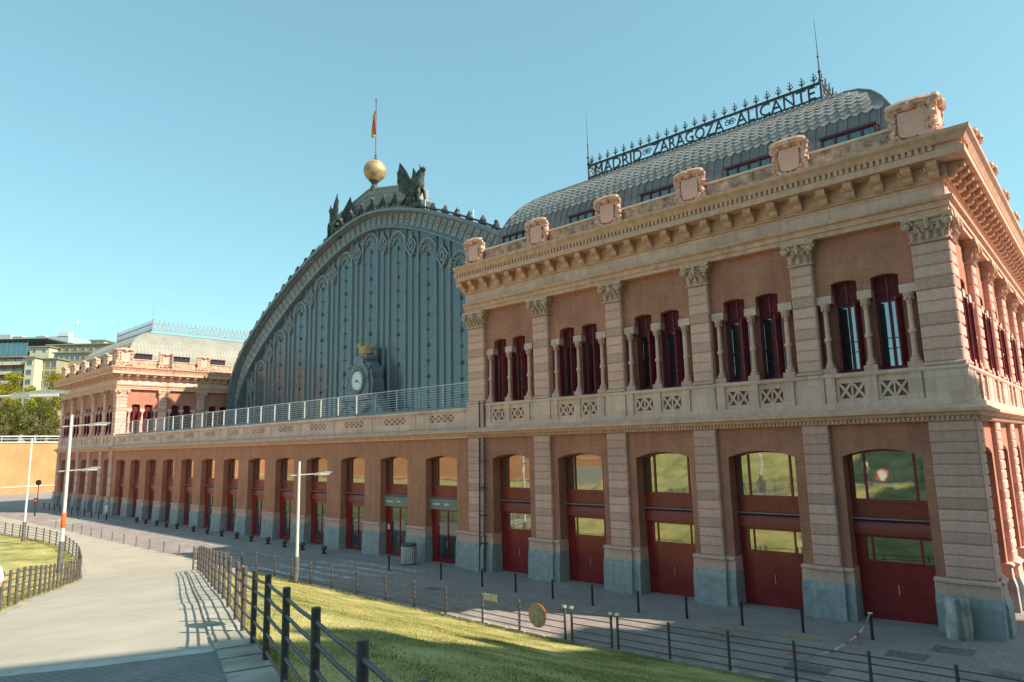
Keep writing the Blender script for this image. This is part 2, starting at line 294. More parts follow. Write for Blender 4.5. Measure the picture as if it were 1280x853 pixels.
def window(par, F, c, w, z0, z1, zl, d, open_=1, col=None):
    """tall window: red-brown frame with glass, louvred top, folded shutters at both sides"""
    fr = MB(); t = .07; a, b = c-w/2, c+w/2
    for x in (a, c-.05, b-t): fr.box(F, x, x+(t if x != c-.05 else .1), d, d+.08, z0, zl)
    for z in (z0, zl-.08): fr.box(F, a, b, d+.002, d+.085, z, z+.1)
    for z in (z0+.75, z0+1.15): fr.box(F, a, b, d+.02, d+.06, z, z+.03)
    f = fr.build('window', M['maroon'], par)
    MB().box(F, a+.02, b-.02, d-.02, d+.03, z0, zl).build('glass', M['glass2'] if open_ else M['dglass'], f)
    lv = MB(); lv.box(F, a, b, d+.03, d+.12, zl+.02, z1+.12)
    for x in (a, c-.03, b-.05): lv.box(F, x, x+.055, d+.1, d+.2, zl+.02, z1+.06)
    k = int((z1-zl)/.085)
    for i in range(k):
        z = zl+.05+i*.085; lv.prof(F, [(d+.11, z+.05), (d+.18, z), (d+.18, z+.018), (d+.11, z+.068)], a+.05, b-.05)
    lv.build('louvre', M['maroon'], f)
    for sg in (-1, 1):
        sh = MB(); x = a if sg < 0 else b; ang = R(random.uniform(70, 88)) if open_ else R(8); L = w*.5
        T = Vector((F.T*(-sg)*math.cos(ang)+F.N*math.sin(ang))); N_ = T.cross(Vector((0, 0, 1)))
        G = Fr(F(x-sg*.03, d+.26, 0), T, N_)
        sh.box(G, 0, .06, -.02, .025, z0+.02, zl-.02); sh.box(G, L-.06, L, -.02, .025, z0+.02, zl-.02)
        for z in (z0+.02, z0+(zl-z0)*.5, zl-.1): sh.box(G, .06, L-.06, -.018, .022, z, z+.08)
        sh.box(G, .05, L-.05, -.006, .006, z0+.05, zl-.05); n = int((zl-z0)/.12)
        for i in range(n):
            z = z0+.1+i*.12
            if z < zl-.12: sh.prof(G, [(-.02, z), (.02, z+.05), (.02, z+.065), (-.02, z+.015)], .05, L-.05)
        sh.build('shutter', M['maroon'], f)
    return f
def colonnette(par, F, s, d, z0, z1, k=1.):
    c = F(s, d, 0); r = .105*k
    pr = [(r*1.9, z0), (r*1.9, z0+.12), (r*1.3, z0+.16), (r*1.5, z0+.2), (r*1.05, z0+.27), (r, z0+.3), (r*.97, z0+1.05), (r*1.35, z0+1.08), (r*1.45, z0+1.14), (r*1.35, z0+1.2), (r*.95, z0+1.24), (r*.85, z1-.42), (r*1.15, z1-.4), (r*.9, z1-.36), (r*1.1, z1-.2), (r*1.7, z1-.1), (r*1.8, z1-.08), (r*1.8, z1)]
    mb = MB().lathe((c.x, c.y, 0), pr, 10)
    for i in range(6):
        a = i*PI/3; mb.ball((c.x+r*1.3*math.cos(a), c.y+r*1.3*math.sin(a), z1-.2), (r*.45, r*.45, .09), 5, 4)
    mb.box(F, s-.24*k, s+.24*k, d-.24, d+.2, z0-.26, z0+.002)
    return mb.build('colonnette', M['stone'], par, 50)
def door(par, F, a, b, zb, d, kind='solid'):
    w = b-a; m1, m2 = a+w*.2, b-w*.17; t = .05
    fr = MB()
    for x in (a, m1, m2, b-.07): fr.box(F, x, x+.08, d-.02, d+.07, 2.95, 4.72)
    fr.prism(F, arch_poly(a, b, 4.62, .18, 5.0, 6), d-.015, d+.075)
    fr.box(F, a, b, d-.02, d+.09, 2.9, 3.03)
    fr.box(F, a, b, d-.02, d+.05, 2.34, 2.898)
    MB().box(F, a, b, d-.02, d+.19, 2.28, 2.335).build('drip_strip', M['iron'], par)
    fr.prof(F, [(d-.02, 1.72)]+[(d+.03+.11*math.sin(x), 2.24-.52*(1-math.cos(x))) for x in [R(15*i) for i in range(7)]][::-1]+[(d-.02, 2.262)], a, b)
    dfr = fr.build('door_frame', M['redframe'], par); MB().box(F, a+.03, b-.03, d-.01, d+.02, 3.0, 4.8).build('glass', M['glass'], dfr)
    g = MB()
    MBw = MB()
    dr = MB()
    if kind == 'solid':
        l1 = a+w*.15; 
        dr.box(F, a, b, d-.02, d+.05, zb, .80)
        dr.box(F, a, l1, d-.02, d+.05, .80, 1.70); dr.box(F, b-.05, b, d-.02, d+.05, .8, 1.7)
        dr.box(F, l1, b-.05, d-.02, d+.05, 1.62, 1.70)
        for x in (m1+.02, m2-.05): dr.box(F, x, x+.07, d-.02, d+.06, .8, 1.64)
        for z in (zb+.02, .74, -.1): dr.box(F, a, b, d, d+(.07 if z != -.1 else .056), z, z+.055)
        dr.box(F, l1+.02, l1+.05, d, d+.065, zb, .8)
        g.box(F, l1, b-.05, d-.01, d+.025, .79, 1.63)
    else:
        for x, ww in ((a, .62), (a+w*.5, .1), (b-.12, .12)): dr.box(F, x, x+ww, d-.02, d+.06, zb, 1.7)
        dr.box(F, a, b, d-.015, d+.065, zb, zb+.32); dr.box(F, a, b, d-.015, d+.065, 1.45 if kind == 'glazed' else 1.5, 1.7)
        if kind == 'glazed': dr.box(F, a+.62, b-.12, d, d+.05, .25, .33)
        MBw.box(F, a+.1, b-.1, d-.01, d+.025, zb+.1, 1.6)
    if kind == 'entrance' and a < -30: MB().box(F, a+.2, a+.42, d+.062, d+.068, .1, .42).build('notice', M['white'], par)
    q = dr.build('door', M['reddoor'], par)
    hm = MB(); hx = a+w*.5; hm.cyl(F(hx, d+.1, zb+.95), F(hx, d+.1, zb+1.3), .018, n=6); hm.cyl(F(hx, d+.03, zb+.98), F(hx, d+.1, zb+.98), .012, n=5); hm.cyl(F(hx, d+.03, zb+1.27), F(hx, d+.1, zb+1.27), .012, n=5); hm.build('handle', M['galv'], q)
    if g.v: g.build('glass', M['glass'], q)
    if MBw.v: MBw.build('glass', M['dglass'], q)
    return q
CORN = [(-.3, 13.22), (.10, 13.22), (.10, 13.42), (.16, 13.42), (.16, 13.62), (.22, 13.64), (.28, 13.70), (.30, 13.78), (.05, 13.80), (.05, 14.36), (.14, 14.38), (.16, 14.46), (.20, 14.48), (.20, 14.98), (.88, 15.0), (.88, 15.26), (.80, 15.28), (.80, 15.46), (.90, 15.47), (.98, 15.62), (1.1, 15.74), (1.12, 15.86), (-.3, 15.92)]
LCOR = [(-.35, 5.83), (.14, 5.83), (.14, 5.98), (.24, 6.0), (.30, 6.1), (.46, 6.14), (.46, 6.24), (.36, 6.28), (.18, 6.40), (-.35, 6.42)]
def upper_facade(par, F, s0, s1, pils, bays, m0, m1, z0=7.86, win_w=.94, off=.72, hi=True):
    ws0 = s0+.3 if m0 and F.N.x > .5 else s0; we1 = s1-.3 if m1 else s1
    nn = ''
    # wall with the windows; a wide shallow recess below z 10.57 holds the colonnettes
    mb = MB(); 
    ops = []
    for c in bays:
        for sg in (-1, 1): ops.append((c+sg*off-win_w/2, c+sg*off+win_w/2, 10.89, 11.34, .09))
    mbt = MB(); wall_open(mbt, F, ws0, we1, 10.89, 13.3, ops, -.6, -.26); mbt.build('wall', M['brick'], par)
    mbl = MB(); mbr = MB(); cur = ws0; mbw = MB()
    for c in bays:
        e = off+win_w/2+.56
        mbw.box(F, cur, c-e, -.6, -.26, z0-.3, 10.89); cur = c+e
        for a, b in ((c-e, c-off-win_w/2), (c-off+win_w/2, c+off-win_w/2), (c+off+win_w/2, c+e)):
            MB().box(F, a, b, -.6, -.16, 10.57, 10.888).build('lintel', M['pale'], par); mbr.box(F, a, b, -.9, -.62, z0-.3, 10.568)
        for sg in (-1, 1):
            x = c+sg*off; window(par, F, x, win_w, z0, 11.36, 10.5, -.78, 1)
            mbr.box(F, x-win_w/2, x+win_w/2, -1.3, -1.2, z0, 11.5)
        for q in (-off*2-.02, 0, off*2+.02): colonnette(par, F, c+q, -.24, z0+.14, 10.567)
        MB().box(F, c-e, c+e, -.9, -.02, z0-.14, z0-.12+.02).build('sill', M['pale'], par)
    mbw.box(F, cur, we1, -.6, -.26, z0-.3, 10.89); mbw.box(F, s0+.35, s1-.35, -.64, -.598, z0-.28, z0-.2); mbw.build('wall', M['brick'], par)
    mbr.build('recess_wall', M['brick'], par)
    for a, b in pils: pilaster(par, F, a, b, 7.9, 12.25, 0, 10, 13.22, hi)
    # balustrade storey band with X tracery
    bb = MB(); BD = []; zA, zB = 6.42, 7.72
    bb.box(F, ws0, s1, -.6, -.02, zA, 6.80); bb.box(F, ws0, s1, -.6, -.022, 7.38, 7.60)
    bb.prof(F, [(-.6, 7.6), (.06, 7.6), (.10, 7.66), (.10, 7.74), (.02, 7.78), (-.6, 7.80)], s0, s1, m0, m1)
    bb.prof(F, [(-.6, zA-.02), (.10, zA-.02), (.10, zA+.16), (.0, zA+.24), (-.6, zA+.24)], s0, s1, m0, m1)
    cur = ws0
    for c in bays:
        for sg in (-1, 1):
            x = c+sg*off; pw = .47
            bb.box(F, cur, x-pw, -.6, -.021, 6.80, 7.38); cur = x+pw
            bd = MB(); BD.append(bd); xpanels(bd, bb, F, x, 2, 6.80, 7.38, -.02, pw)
        for q in (-off*2-.02, 0, off*2+.02): bb.box(F, c+q-.17, c+q+.17, -.3, .055, zA+.2, 7.62)
    bb.box(F, cur, s1, -.6, -.021, 6.80, 7.38)
    for a, b in pils: bb.box(F, a-.05, b+.05, -.3, .05, zA+.2, 7.62); bb.block(F, a-.05, b+.05, -.3, .085, 7.79, 7.9, .02)
    b_ = bb.build('balustrade', M['pale'], par)
    for bd in BD: bd.build('piercing_shade', M['shadowstone'], b_)
    # main cornice
    cm = MB(); cm.prof(F, CORN, s0, s1, m0, m1)
    n = int((s1-s0)/.98); st = (s1-s0)/n
    for i in range(n+1):
        s = s0+i*st; s = min(max(s, s0+.17), s1-.17)
        cm.prof(F, [(.18, 14.46), (.32, 14.44), (.42, 14.52), (.46, 14.66), (.62, 14.72), (.72, 14.8), (.74, 14.985), (.18, 14.985)], s-.16, s+.16)
        volute(cm, F, s-.17, .5, 14.8, .12, .3)
    n = int((s1-s0)/.21); st = (s1-s0)/n
    for i in range(n): cm.box(F, s0+i*st+.035, s0+(i+1)*st-.055, .78, .90, 15.27, 15.465)
    n = int((s1-s0)/.12); st = (s1-s0)/n
    for i in range(n): cm.box(F, s0+i*st+.02, s0+(i+1)*st-.03, .2, .275, 13.655, 13.70)
    co = cm.build('cornice', M['cornice'], par); MB().box(F, ws0, s1-(0 if m1 else 0), -.2, .062, 13.81, 14.355).build('frieze', M['pale'], co)
    pp = MB(); pp.box(F, s0+.56*bool(ws0-s0), s1-(.16 if m1 else 0), -.55, -.16, 15.85, 16.86); pp.build('parapet', M['parapet'], par)
    cp = MB(); cp.prof(F, [(-.62, 16.86), (-.1, 16.86), (-.06, 16.9), (-.06, 16.95), (-.62, 16.98)], s0, s1, m0, m1); cp.build('parapet_coping', M['coping'], par)
def lower_cornice(par, F, s0, s1, m0, m1, dent=True):
    mb = MB(); mb.prof(F, LCOR, s0, s1, m0, m1)
    if dent:
        n = int((s1-s0)/.15); st = (s1-s0)/n
        for i in range(n): mb.box(F, s0+i*st+.02, s0+(i+1)*st-.05, .12, .21, 5.86, 5.985)
    return mb.build('string_course', M['cornice'], par)
def pier_base(par, F, a, b, zb, d, batter=.1, pa=None, pb=None):
    mb = MB()
    mb.prof(F, [(-.7, zb-.4), (d+batter, zb-.4), (d+batter*.6, ZG-.25), (d, ZG), (-.7, ZG)], a, b)
    p = mb.build('pier_base', M['granite'], par)
    mc = MB()
    if pa is not None:
        m2 = MB().prof(F, [(-.2, zb-.4), (d+batter+.16, zb-.4), (d+batter*.6+.16, ZG-.25), (d+.14, ZG+.001), (-.2, ZG+.001)], pa-.1, pb+.1)
        m2.build('plinth_block', M['granite'], p)
        mc.prof(F, [(-.6, ZG+.003), (d+.14, ZG+.003), (d+.12, .38), (d+.20, .42), (d+.20, .48), (d+.08, ZM), (-.6, ZM)], pa-.08, pb+.08)
    mc.prof(F, [(-.69, ZG), (d-.01, ZG), (d-.03, .385), (d+.05, .42), (d+.05, .475), (d-.05, ZM-.01), (-.69, ZM-.01)], a+.01, b-.01)
    mc.build('base_course', M['course'], p)
    return p
def lower_facade(par, F, s0, s1, pils, ops, gf, doors=True, spr=4.62, rise=.26, dd=-.78):
    mb = MB(); cur = s0; P = []
    for a, b in ops: P.append((cur, a)); cur = b
    P.append((cur, s1))
    for i, (a, b) in enumerate(P):
        pl = [p for p in pils if p[0] < b+.1 and p[1] > a-.1 and p[0] > a-1.3]
        zb = gf((a+b)/2); pa, pb = (pl[0] if pl else (None, None))
        e0 = .06 if i else 0; e1 = .06 if i < len(P)-1 else 0
        pier_base(par, F, a-e0, b+e1, zb, .06, .1, pa, pb)
        mb.box(F, a, b, -.95, -.1, .5, spr)
    cur = s0
    wall_open(mb, F, s0, s1, spr, Z1+.3, [(a, b, spr, spr, rise) for a, b in ops], -.95, -.1)
    mb.build('wall', M['brick'], par)
    for a, b in pils: pilaster(par, F, a, b, ZM, Z1, .1, 14, None)
    if doors:
        for a, b in ops: door(par, F, a, b, gf((a+b)/2)-.05, dd)
M['glass2'] = glass_mat('upper_window_glass', (.01, .012, .016), (.7, .85, .95), .30, wav=.08)
M['shadowstone'] = mat('tracery_shade_backing', (.30, .20, .15), .95)  # dark tone puts the shade inside the pierced tracery into the colour
def scale_roof(par, x0, x1, y0, y1, name, scales):
    # inset / height profile of the curved mansard
    PR = [(1.25, 16.2), (1.28, 17.0), (1.38, 17.8), (1.6, 18.5), (1.95, 19.2), (2.4, 19.8), (3.0, 20.33), (3.7, 20.77), (4.4, 21.07), (5.0, 21.25)]
    mb = MB()
    for i in range(len(PR)-1):
        (i0, z0), (i1, z1) = PR[i], PR[i+1]
        q = lambda t, z: [(x0+t, y0+t, z), (x1-t, y0+t, z), (x1-t, y1-t, z), (x0+t, y1-t, z)]
        A, B = q(i0, z0), q(i1, z1)
        for k in range(4): mb.add([A[k], A[(k+1) % 4], B[(k+1) % 4], B[k]], [(0, 1, 2, 3)])
    mb.add([(x0+5, y0+5, 21.25), (x1-5, y0+5, 21.25), (x1-5, y1-5, 21.25), (x0+5, y1-5, 21.25)], [(0, 1, 2, 3)])
    rf = mb.build('roof', M['zincf'] if scales[0] else M['zincd'], par)
    # arc-length parametrisation
    L = [0]
    for i in range(len(PR)-1): L.append(L[-1]+math.hypot(PR[i+1][0]-PR[i][0], PR[i+1][1]-PR[i][1]))
    def pr(t): return interp(t, L, [p[0] for p in PR]), interp(t, L, [p[1] for p in PR])
    sc = MB(); se = MB(); zs = 2.45; RH = .29; rows = int((L[-1]-zs)/RH)
    for F, s0, s1, on in ((Fr((0, y0, 0), (1, 0, 0), (0, -1, 0)), x0, x1, scales[0]), (Fr((x1, 0, 0), (0, 1, 0), (1, 0, 0)), y0, y1, scales[1])):
        # standing seams on the steep foot
        n = int((s1-s0-3)/.42)
        for i in range(n+1):
            s = s0+1.6+i*(s1-s0-3.2)/n; pts = []
            for t in ([0, .9, 1.7, 2.4] if on else [0, .9, 1.9, 2.8, 3.6, 4.4]):
                ins, z = pr(t)
                if s-s0 > ins and s1-s > ins: pts.append(F(s, -ins+.02, z))
            if len(pts) > 1: se.tube(pts, .05 if on else .03, 4)
        if not on: continue
        for r in range(rows):
            t0 = zs+r*RH; i0, z0 = pr(t0-.11); i1, z1 = pr(min(t0+.33, L[-1])); w = .42
            n = int((s1-s0-2*i0)/w)
            for k in range(n+1):
                s = s0+i0+(k+(.5 if r % 2 else 0))*w
                if s+w/2 > s1-i1 or s-w/2 < s0+i1-.1: continue
                up = .07; hw = w/2-.006; jj = random.uniform(-.01, .012)
                im, zm = pr(t0+.05)
                P = [F(s-hw, -im+.05+jj, zm+.03), F(s-hw*.2, -i0+up+jj, z0+.03), F(s+hw*.2, -i0+up+jj, z0+.03), F(s+hw, -im+.05+jj, zm+.03), F(s+hw, -i1+.015, z1+.015), F(s-hw, -i1+.015, z1+.015)]
                Q = [p-F.N*.035-Vector((0, 0, .03)) for p in P]
                sc.add(P+Q, [(0, 1, 2, 3, 4, 5)]+[(j, 6+j, 6+(j+1) % 6, (j+1) % 6) for j in range(6)])
    if sc.v: sc.build('scales', M['zinc'], rf, recalc=False)
    se.build('standing_seams', M['zincf'] if scales[0] else M['zincd'], rf)
    # hip roll
    for cx, cy, sx, sy in ((x1, y0, -1, 1), (x0, y0, 1, 1), (x1, y1, -1, -1)):
        MB().tube([(cx+sx*a, cy+sy*a, z+.03) for a, z in PR], .05, 6).build('hip_roll', M['zincf'] if scales[0] else M['zincd'], rf)
    return rf
def roof_window(par, F, c, w, n=4):
    mb = MB(); d = -1.12; z0, z1 = 17.0, 17.72
    mb.box(F, c-w/2-.08, c+w/2+.08, d-.7, d+.14, z1, z1+.09)
    for i in range(n+1): x = c-w/2+i*w/n; mb.box(F, x-.045, x+.045, d-.3, d+.06, z0-.15, z1)
    mb.box(F, c-w/2, c+w/2, d-.3, d+.05, z0-.2, z0-.02)
    f = mb.build('roof_window', M['dframe'], par)
    MB().box(F, c-w/2, c+w/2, d-.3, d, z0-.1, z1).build('glass', M['dglass'], f)
def cresting(par, x0, x1, y0, y1, letters, sides, m, zt=21.42, masts=True, seed=1):
    H = .98; mb = MB()
    SD = []
    if 'f' in sides: SD.append((Fr((0, y0, 0), (1, 0, 0), (0, -1, 0)), x0, x1))
    if 'r' in sides: SD.append((Fr((x1, 0, 0), (0, 1, 0), (1, 0, 0)), y0, y1))
    if 'b' in sides: SD.append((Fr((0, y1, 0), (1, 0, 0), (0, -1, 0)), x0, x1))
    if 'l' in sides: SD.append((Fr((x0, 0, 0), (0, 1, 0), (1, 0, 0)), y0, y1))
    for fi, (F, a, b) in enumerate(SD):
        mb.box(F, a, b, -.04, .04, zt+.14, zt+.21); mb.box(F, a, b, -.04, .04, zt+H-.08, zt+H); mb.box(F, a, b, -.02, .02, zt+H-.13, zt+H-.105)
        n = int((b-a)/.27)
        for i in range(n):
            s = a+(i+.5)*(b-a)/n; mb.tube([F(s+.12*math.cos(t), 0, zt+.16-.12*math.sin(t)) for t in [PI*k/5 for k in range(6)]], .032, 4); mb.ball(F(s, 0, zt+.0), .05, 5, 4)
        n = int((b-a)/.57)
        for i in range(n):
            s = a+(i+.5)*(b-a)/n; z = zt+H
            mb.cyl(F(s, 0, z), F(s, 0, z+.5), .035, .02, 5); mb.ball(F(s, 0, z+.5), .045, 5, 4); mb.ball(F(s, 0, z+.18), (.075, .06, .11), 5, 4)
            for sg in (-1, 1):
                mb.tube([F(s, 0, z+.16), F(s+sg*.1, 0, z+.18), F(s+sg*.15, 0, z+.27)], .026, 4); mb.tube([F(s, 0, z+.3), F(s+sg*.07, 0, z+.34), F(s+sg*.1, 0, z+.40)], .022, 4)
            if not letters or fi:
                mb.tube([F(s+.2*math.cos(t), 0, zt+.5+.2*math.sin(t)) for t in [2*PI*k/8 for k in range(9)]], .034, 4)
                mb.cyl(F(s-.285, 0, zt+.2), F(s-.285, 0, zt+H), .03, n=4)
        for i in range(int((b-a)/.285)):
            s = a+(i+.5)*.285; z = zt+H-.14
            mb.tube([F(s-.1, 0, z), F(s-.05, 0, z-.09), F(s+.03, 0, z-.05), F(s+.02, 0, z)], .016, 3)
    for q in (.30, .665) if letters else ():
        s = x0+q*(x1-x0)
        for sg in (-1, 1): volute(mb, SD[0][0], s+sg*.12, 0, zt+.52, .2, .16)
    cr = mb.build('roof_cresting', m, par)
    if letters:
        words = [('MADRID', .035, .275), ('ZARAGOZA', .325, .64), ('ALICANTE', .69, .98)]; F = SD[0][0]; W = x1-x0; lt = MB()
        for w, a, b in words:
            P, fs = text_mb(w, (b-a)*W, .68, .04)
            lt = MB(); lt.add([F(x0+a*W+p[0], p[1], zt+.19+p[2]) for p in P], fs); lt.build('lettering', m, cr)
    if masts:
        for cx, cy in ((x0, y0), (x1, y0)) + (((x1, y1),) if 'b' in sides else ()):
            q = MB(); q.cyl((cx, cy, zt-.1), (cx, cy, zt+1.5), .07, .05, 8); q.ball((cx, cy, zt+1.5), .09, 8, 6); q.ball((cx, cy, zt+1.05), .1, 8, 6)
            q.cyl((cx, cy, zt+1.5), (cx, cy, zt+2.3), .04, .03, 6); q.ball((cx, cy, zt+2.3), .06, 6, 5); q.cyl((cx, cy, zt+2.3), (cx, cy, zt+4.3), .02, .008, 5)
            q.build('lightning_rod', m, par)
M['coping'] = mat('pale_coping', (.7, .62, .54), .8, noise=.06)
# ---------------------------------------------------------------- near pavilion
XR, XL, YD = .6, -24.05, 28.6
near = thing('station_pavilion', (-12, 0, -1.4), 'nearest brick and pink stone corner pavilion, with iron lettering on its scaly roof', 'building')
FF = Fr((0, 0, 0), (1, 0, 0), (0, -1, 0)); FS = Fr((XR, 0, 0), (0, 1, 0), (1, 0, 0))
upil = [(-24.01, -22.66), (-18.91, -17.86), (-14.14, -13.2), (-9.58, -8.64), (-5.02, -4.13), (-.62, XR)]
ubay = [-20.86, -16.02, -11.42, -6.86, -2.38]
lops = [(-22.18, -19.46), (-17.49, -14.70), (-12.81, -10.05), (-8.26, -5.49), (-3.71, -1.05)]
lpil = [(-24.0, -22.75), (-18.98, -17.85), (-14.3, -13.2), (-9.72, -8.66), (-5.05, -4.06), (-.72, XR+.1)]
upper_facade(near, FF, XL, XR, upil, ubay, 0, 1)
spil = [(.3, 1.15)]+[(4.72*k+.12, 4.72*k+1.07) for k in range(1, 6)]+[(27.45, 28.6)]; sbay = [4.72*k+2.96 for k in range(6)]
upper_facade(near, FS, 0, YD, spil, sbay, 1, 0)
lower_facade(near, FF, XL, XR, lpil, lops, gz)
lower_facade(near, FS, 0, YD, [(a-.08, b+.08) if a > .5 else (a, b+.05) for a, b in spil], [(c-1.25, c+1.25) for c in sbay], lambda y: -1.2)
lower_cornice(near, FF, XL, XR, 0, 1); lower_cornice(near, FS, 0, YD, 1, 0)
FL = Fr((XL, 0, 0), (0, 1, 0), (-1, 0, 0))
wb = MB(); wb.box(WF, XL+.02, XL+.6, .3, YD, -1.4, 15.9); wb.box(WF, XL, XR, YD-.6, YD, -1.4, 15.9); wb.build('wall', M['brick'], near)
cb = MB(); cb.prof(FL, CORN, 0, YD, 0, 0); cb.build('cornice', M['cornice'], near)
pb_ = MB(); pb_.box(FL, .2, YD, -.5, -.12, 15.86, 16.9); pb_.build('parapet', M['parapet'], near)
for s in (-23.3, -18.35, -13.66, -9.1, -4.58): shield(near, FF, s, 15.94, -.08, .95)
shield(near, FF, -.12, 15.88, -.1, 1.0); shield(near, FS, .4, 15.88, -.1, 1.0)
for k in range(1, 6): shield(near, FS, 4.72*k+.6, 15.95, .42, 1.05)
rfn = scale_roof(near, XL, XR, 0, YD, 'roof', (True, True))
for c in (-20.9, -15.85, -11.3, -6.75, -2.55): roof_window(near, FF, c, 2.05)
for c in sbay: roof_window(near, FS, c, 2.05)
cresting(near, -18.2, -4.45, 5, 23.6, True, 'frbl', M['irond'])
dp = MB()
for x in (-22.93, -22.55): dp.cyl((x, -.17, 5.8), (x, -.3, gz(x)), .045, n=6); dp.cyl((x, -.16, 7.9), (x, -.16, 6.4), .04, n=6)
for z in (0, 1.5, 3, 4.5): dp.box(WF, -23.0, -22.48, -.28, -.1, z, z+.05)
dp.build('downpipe', M['irond'], near)
# ---------------------------------------------------------------- far pavilion
XR2, XL2 = -84.27, -106.8
far = thing('station_pavilion', (-95, 0, -1.5), 'far brick and stone pavilion beyond the great iron arch, its side wall in sunlight', 'building')
FS2 = Fr((XR2, 0, 0), (0, 1, 0), (1, 0, 0))
up2 = [(-106.75, -105.75), (-102.35, -101.5), (-97.95, -97.1), (-93.45, -92.6), (-89.0, -88.15), (-85.45, XR2)]
ub2 = [-104.05, -99.7, -95.25, -90.75, -86.7]
ub2 = [(up2[i][1]+up2[i+1][0])/2 for i in range(5)]
lo2 = [(-105.05, -102.85), (-100.7, -98.6), (-96.4, -94.0), (-91.75, -89.55), (-87.5, -85.25)]
lp2 = [(-106.75, -105.7), (-102.45, -101.45), (-98.05, -97.0), (-93.55, -92.55), (-89.05, -88.05), (-85.3, XR2+.1)]
upper_facade(far, FF, XL2, XR2, up2, ub2, 0, 1, win_w=.86, off=.62, hi=False)
sp2 = [(.3, 1.2), (4.8, 5.75), (9.5, 10.45), (14.2, 15.1), (18.9, 19.8), (23.6, 24.5), (27.5, 28.6)]; sb2 = [(sp2[i][1]+sp2[i+1][0])/2 for i in range(6)]
upper_facade(far, FS2, 0, YD, sp2[:4]+sp2[-1:], sb2[:3], 1, 0, hi=False)
lower_facade(far, FF, XL2, XR2, lp2, lo2, gz)
lower_cornice(far, FF, XL2, XR2, 1, 1, False)
wb = MB(); wb.box(WF, XL2, XL2+.6, .3, YD, -1.4, 15.9); wb.box(WF, XL2, XR2-.3, YD-.6, YD, -1.4, 15.9); wb.build('wall', M['brick'], far)
FL2 = Fr((XL2, 0, 0), (0, 1, 0), (-1, 0, 0)); MB().prof(FL2, CORN, 0, YD, 1, 0).build('cornice', M['cornice'], far)
for a, b in up2[:-1]: shield(far, FF, (a+b)/2, 15.98, .0, 1.05)
shield(far, FF, XR2-.7, 15.92, 0, 1.2); shield(far, FS2, .6, 15.92, 0, 1.2)
for y in (5.3, 10.0): shield(far, FS2, y, 15.98, 0, 1.05)
scale_roof(far, XL2, XR2, 0, YD, 'roof', (False, False))
for c in ub2: roof_window(far, FF, c, 2.05)
for c in sb2[:3]: roof_window(far, FS2, c, 2.05)
cresting(far, -101.8, -88.6, 5, 23.6, False, 'frbl', mat('lilac_grey_iron', (.30, .29, .32), .6))
# ---------------------------------------------------------------- arcade wing between the pavilions
wing = thing('arcade_wing', (-54, 0, -1.5), 'long low brick arcade of thirteen tall openings below the great iron arch', 'building')
W0, W1 = XR2, XL
WX = [-27.88-4.587*i for i in range(13)]; wops = sorted([(x, x+2.82) for x in WX])
mb = MB(); cur = W0; P = []
for a, b in wops: P.append((cur, a)); cur = b
P.append((cur, W1))
for i, (a, b) in enumerate(P):
    q = MB(); q.prof(FF, [(-.8, -1.9), (.12, -1.9), (.07, -.3), (.05, ZG), (-.8, ZG)], a-(.05 if i else -.02), b+(.05 if i < 13 else -.12)); pbk = q.build('pier_base', M['granite'], wing)
    q = MB(); q.prof(FF, [(-.79, ZG), (.03, ZG), (.02, .38), (.10, .42), (.10, .47), (0, ZM), (-.79, ZM)], a-(.03 if i else -.04), b+(.03 if i < 13 else -.14)); q.build('base_course', M['course'], pbk)
    mb.box(FF, a, b, -.9, -.04, ZM, 4.60)
wall_open(mb, FF, W0, W1, 4.60, Z1+.3, [(a, b, 4.6, 4.6, .22) for a, b in wops], -.9, -.04); mb.build('wall', M['brick2'], wing)
for i, (a, b) in enumerate(reversed(wops)):
    door(wing, FF, a, b, -1.55, -.58, 'glazed' if i not in (0, 1) else 'entrance')
    if i < 2:
        sg = MB().box(FF, a-.0, b+.0, -.5, -.36, 1.6, 2.24).build('sign_panel', M['sign'], wing)
        t = MB()
        for x0, x1 in ((.30, .95), (1.35, 1.75)):       # two short white words, too small to be read in the photograph
            k = 0; x = a+x0
            while x < a+x1: t.box(FF, x, x+.055, -.359, -.352, 1.86, 1.96+(.03 if k % 3 == 0 else 0)); x += .082; k += 1
        t.build('sign_lettering', M['white'], sg)
lower_cornice(wing, FF, W0, W1, 0, 0, False)
bb = MB(); BD = []; zA = 6.42
bb.box(FF, W0, W1, -.5, -.02, zA, 6.86); bb.box(FF, W0, W1, -.5, -.022, 7.26, 7.42)
bb.prof(FF, [(-.5, 7.42), (.05, 7.42), (.08, 7.48), (.08, 7.56), (0, 7.62), (-.5, 7.64)], W0, W1)
cur = W0
for x in reversed(WX):
    c = x+1.5; bb.box(FF, cur, c-1.1, -.5, -.021, 6.86, 7.26); bd = MB(); BD.append(bd); xpanels(bd, bb, FF, c, 4, 6.86, 7.26, -.02, .55); cur = c+1.1
bb.box(FF, cur, W1, -.5, -.021, 6.86, 7.26)
b_ = bb.build('balustrade', M['pale'], wing)
for bd in BD: bd.build('piercing_shade', M['shadowstone'], b_)
jt = MB()
for x in WX+[WX[-1]-2.0]: jt.box(FF, x-.93, x-.9, -.03, -.012, 6.45, 7.42)
jt.build('joint', M['irond'], b_)
MB().box(WF, W0, W1, .45, 13.9, 7.2, 7.55).build('terrace_floor', M['granite'], wing)
MB().box(WF, W0, W1, .12, .42, 7.6, 7.78).build('steel_kerb', M['iron'], wing)
rl = thing('terrace_railing', (-54, .3, 7.6), 'pale steel railing with thin bars along the terrace edge before the iron arch', 'railing')
n = 25; xa, xb = -81.6, -24.15
for i in range(n+1):
    x = xa+(xb-xa)*i/n; MB().box(WF, x-.02, x+.02, .24, .34, 7.78, 9.1).build('post', M['galv'], rl)
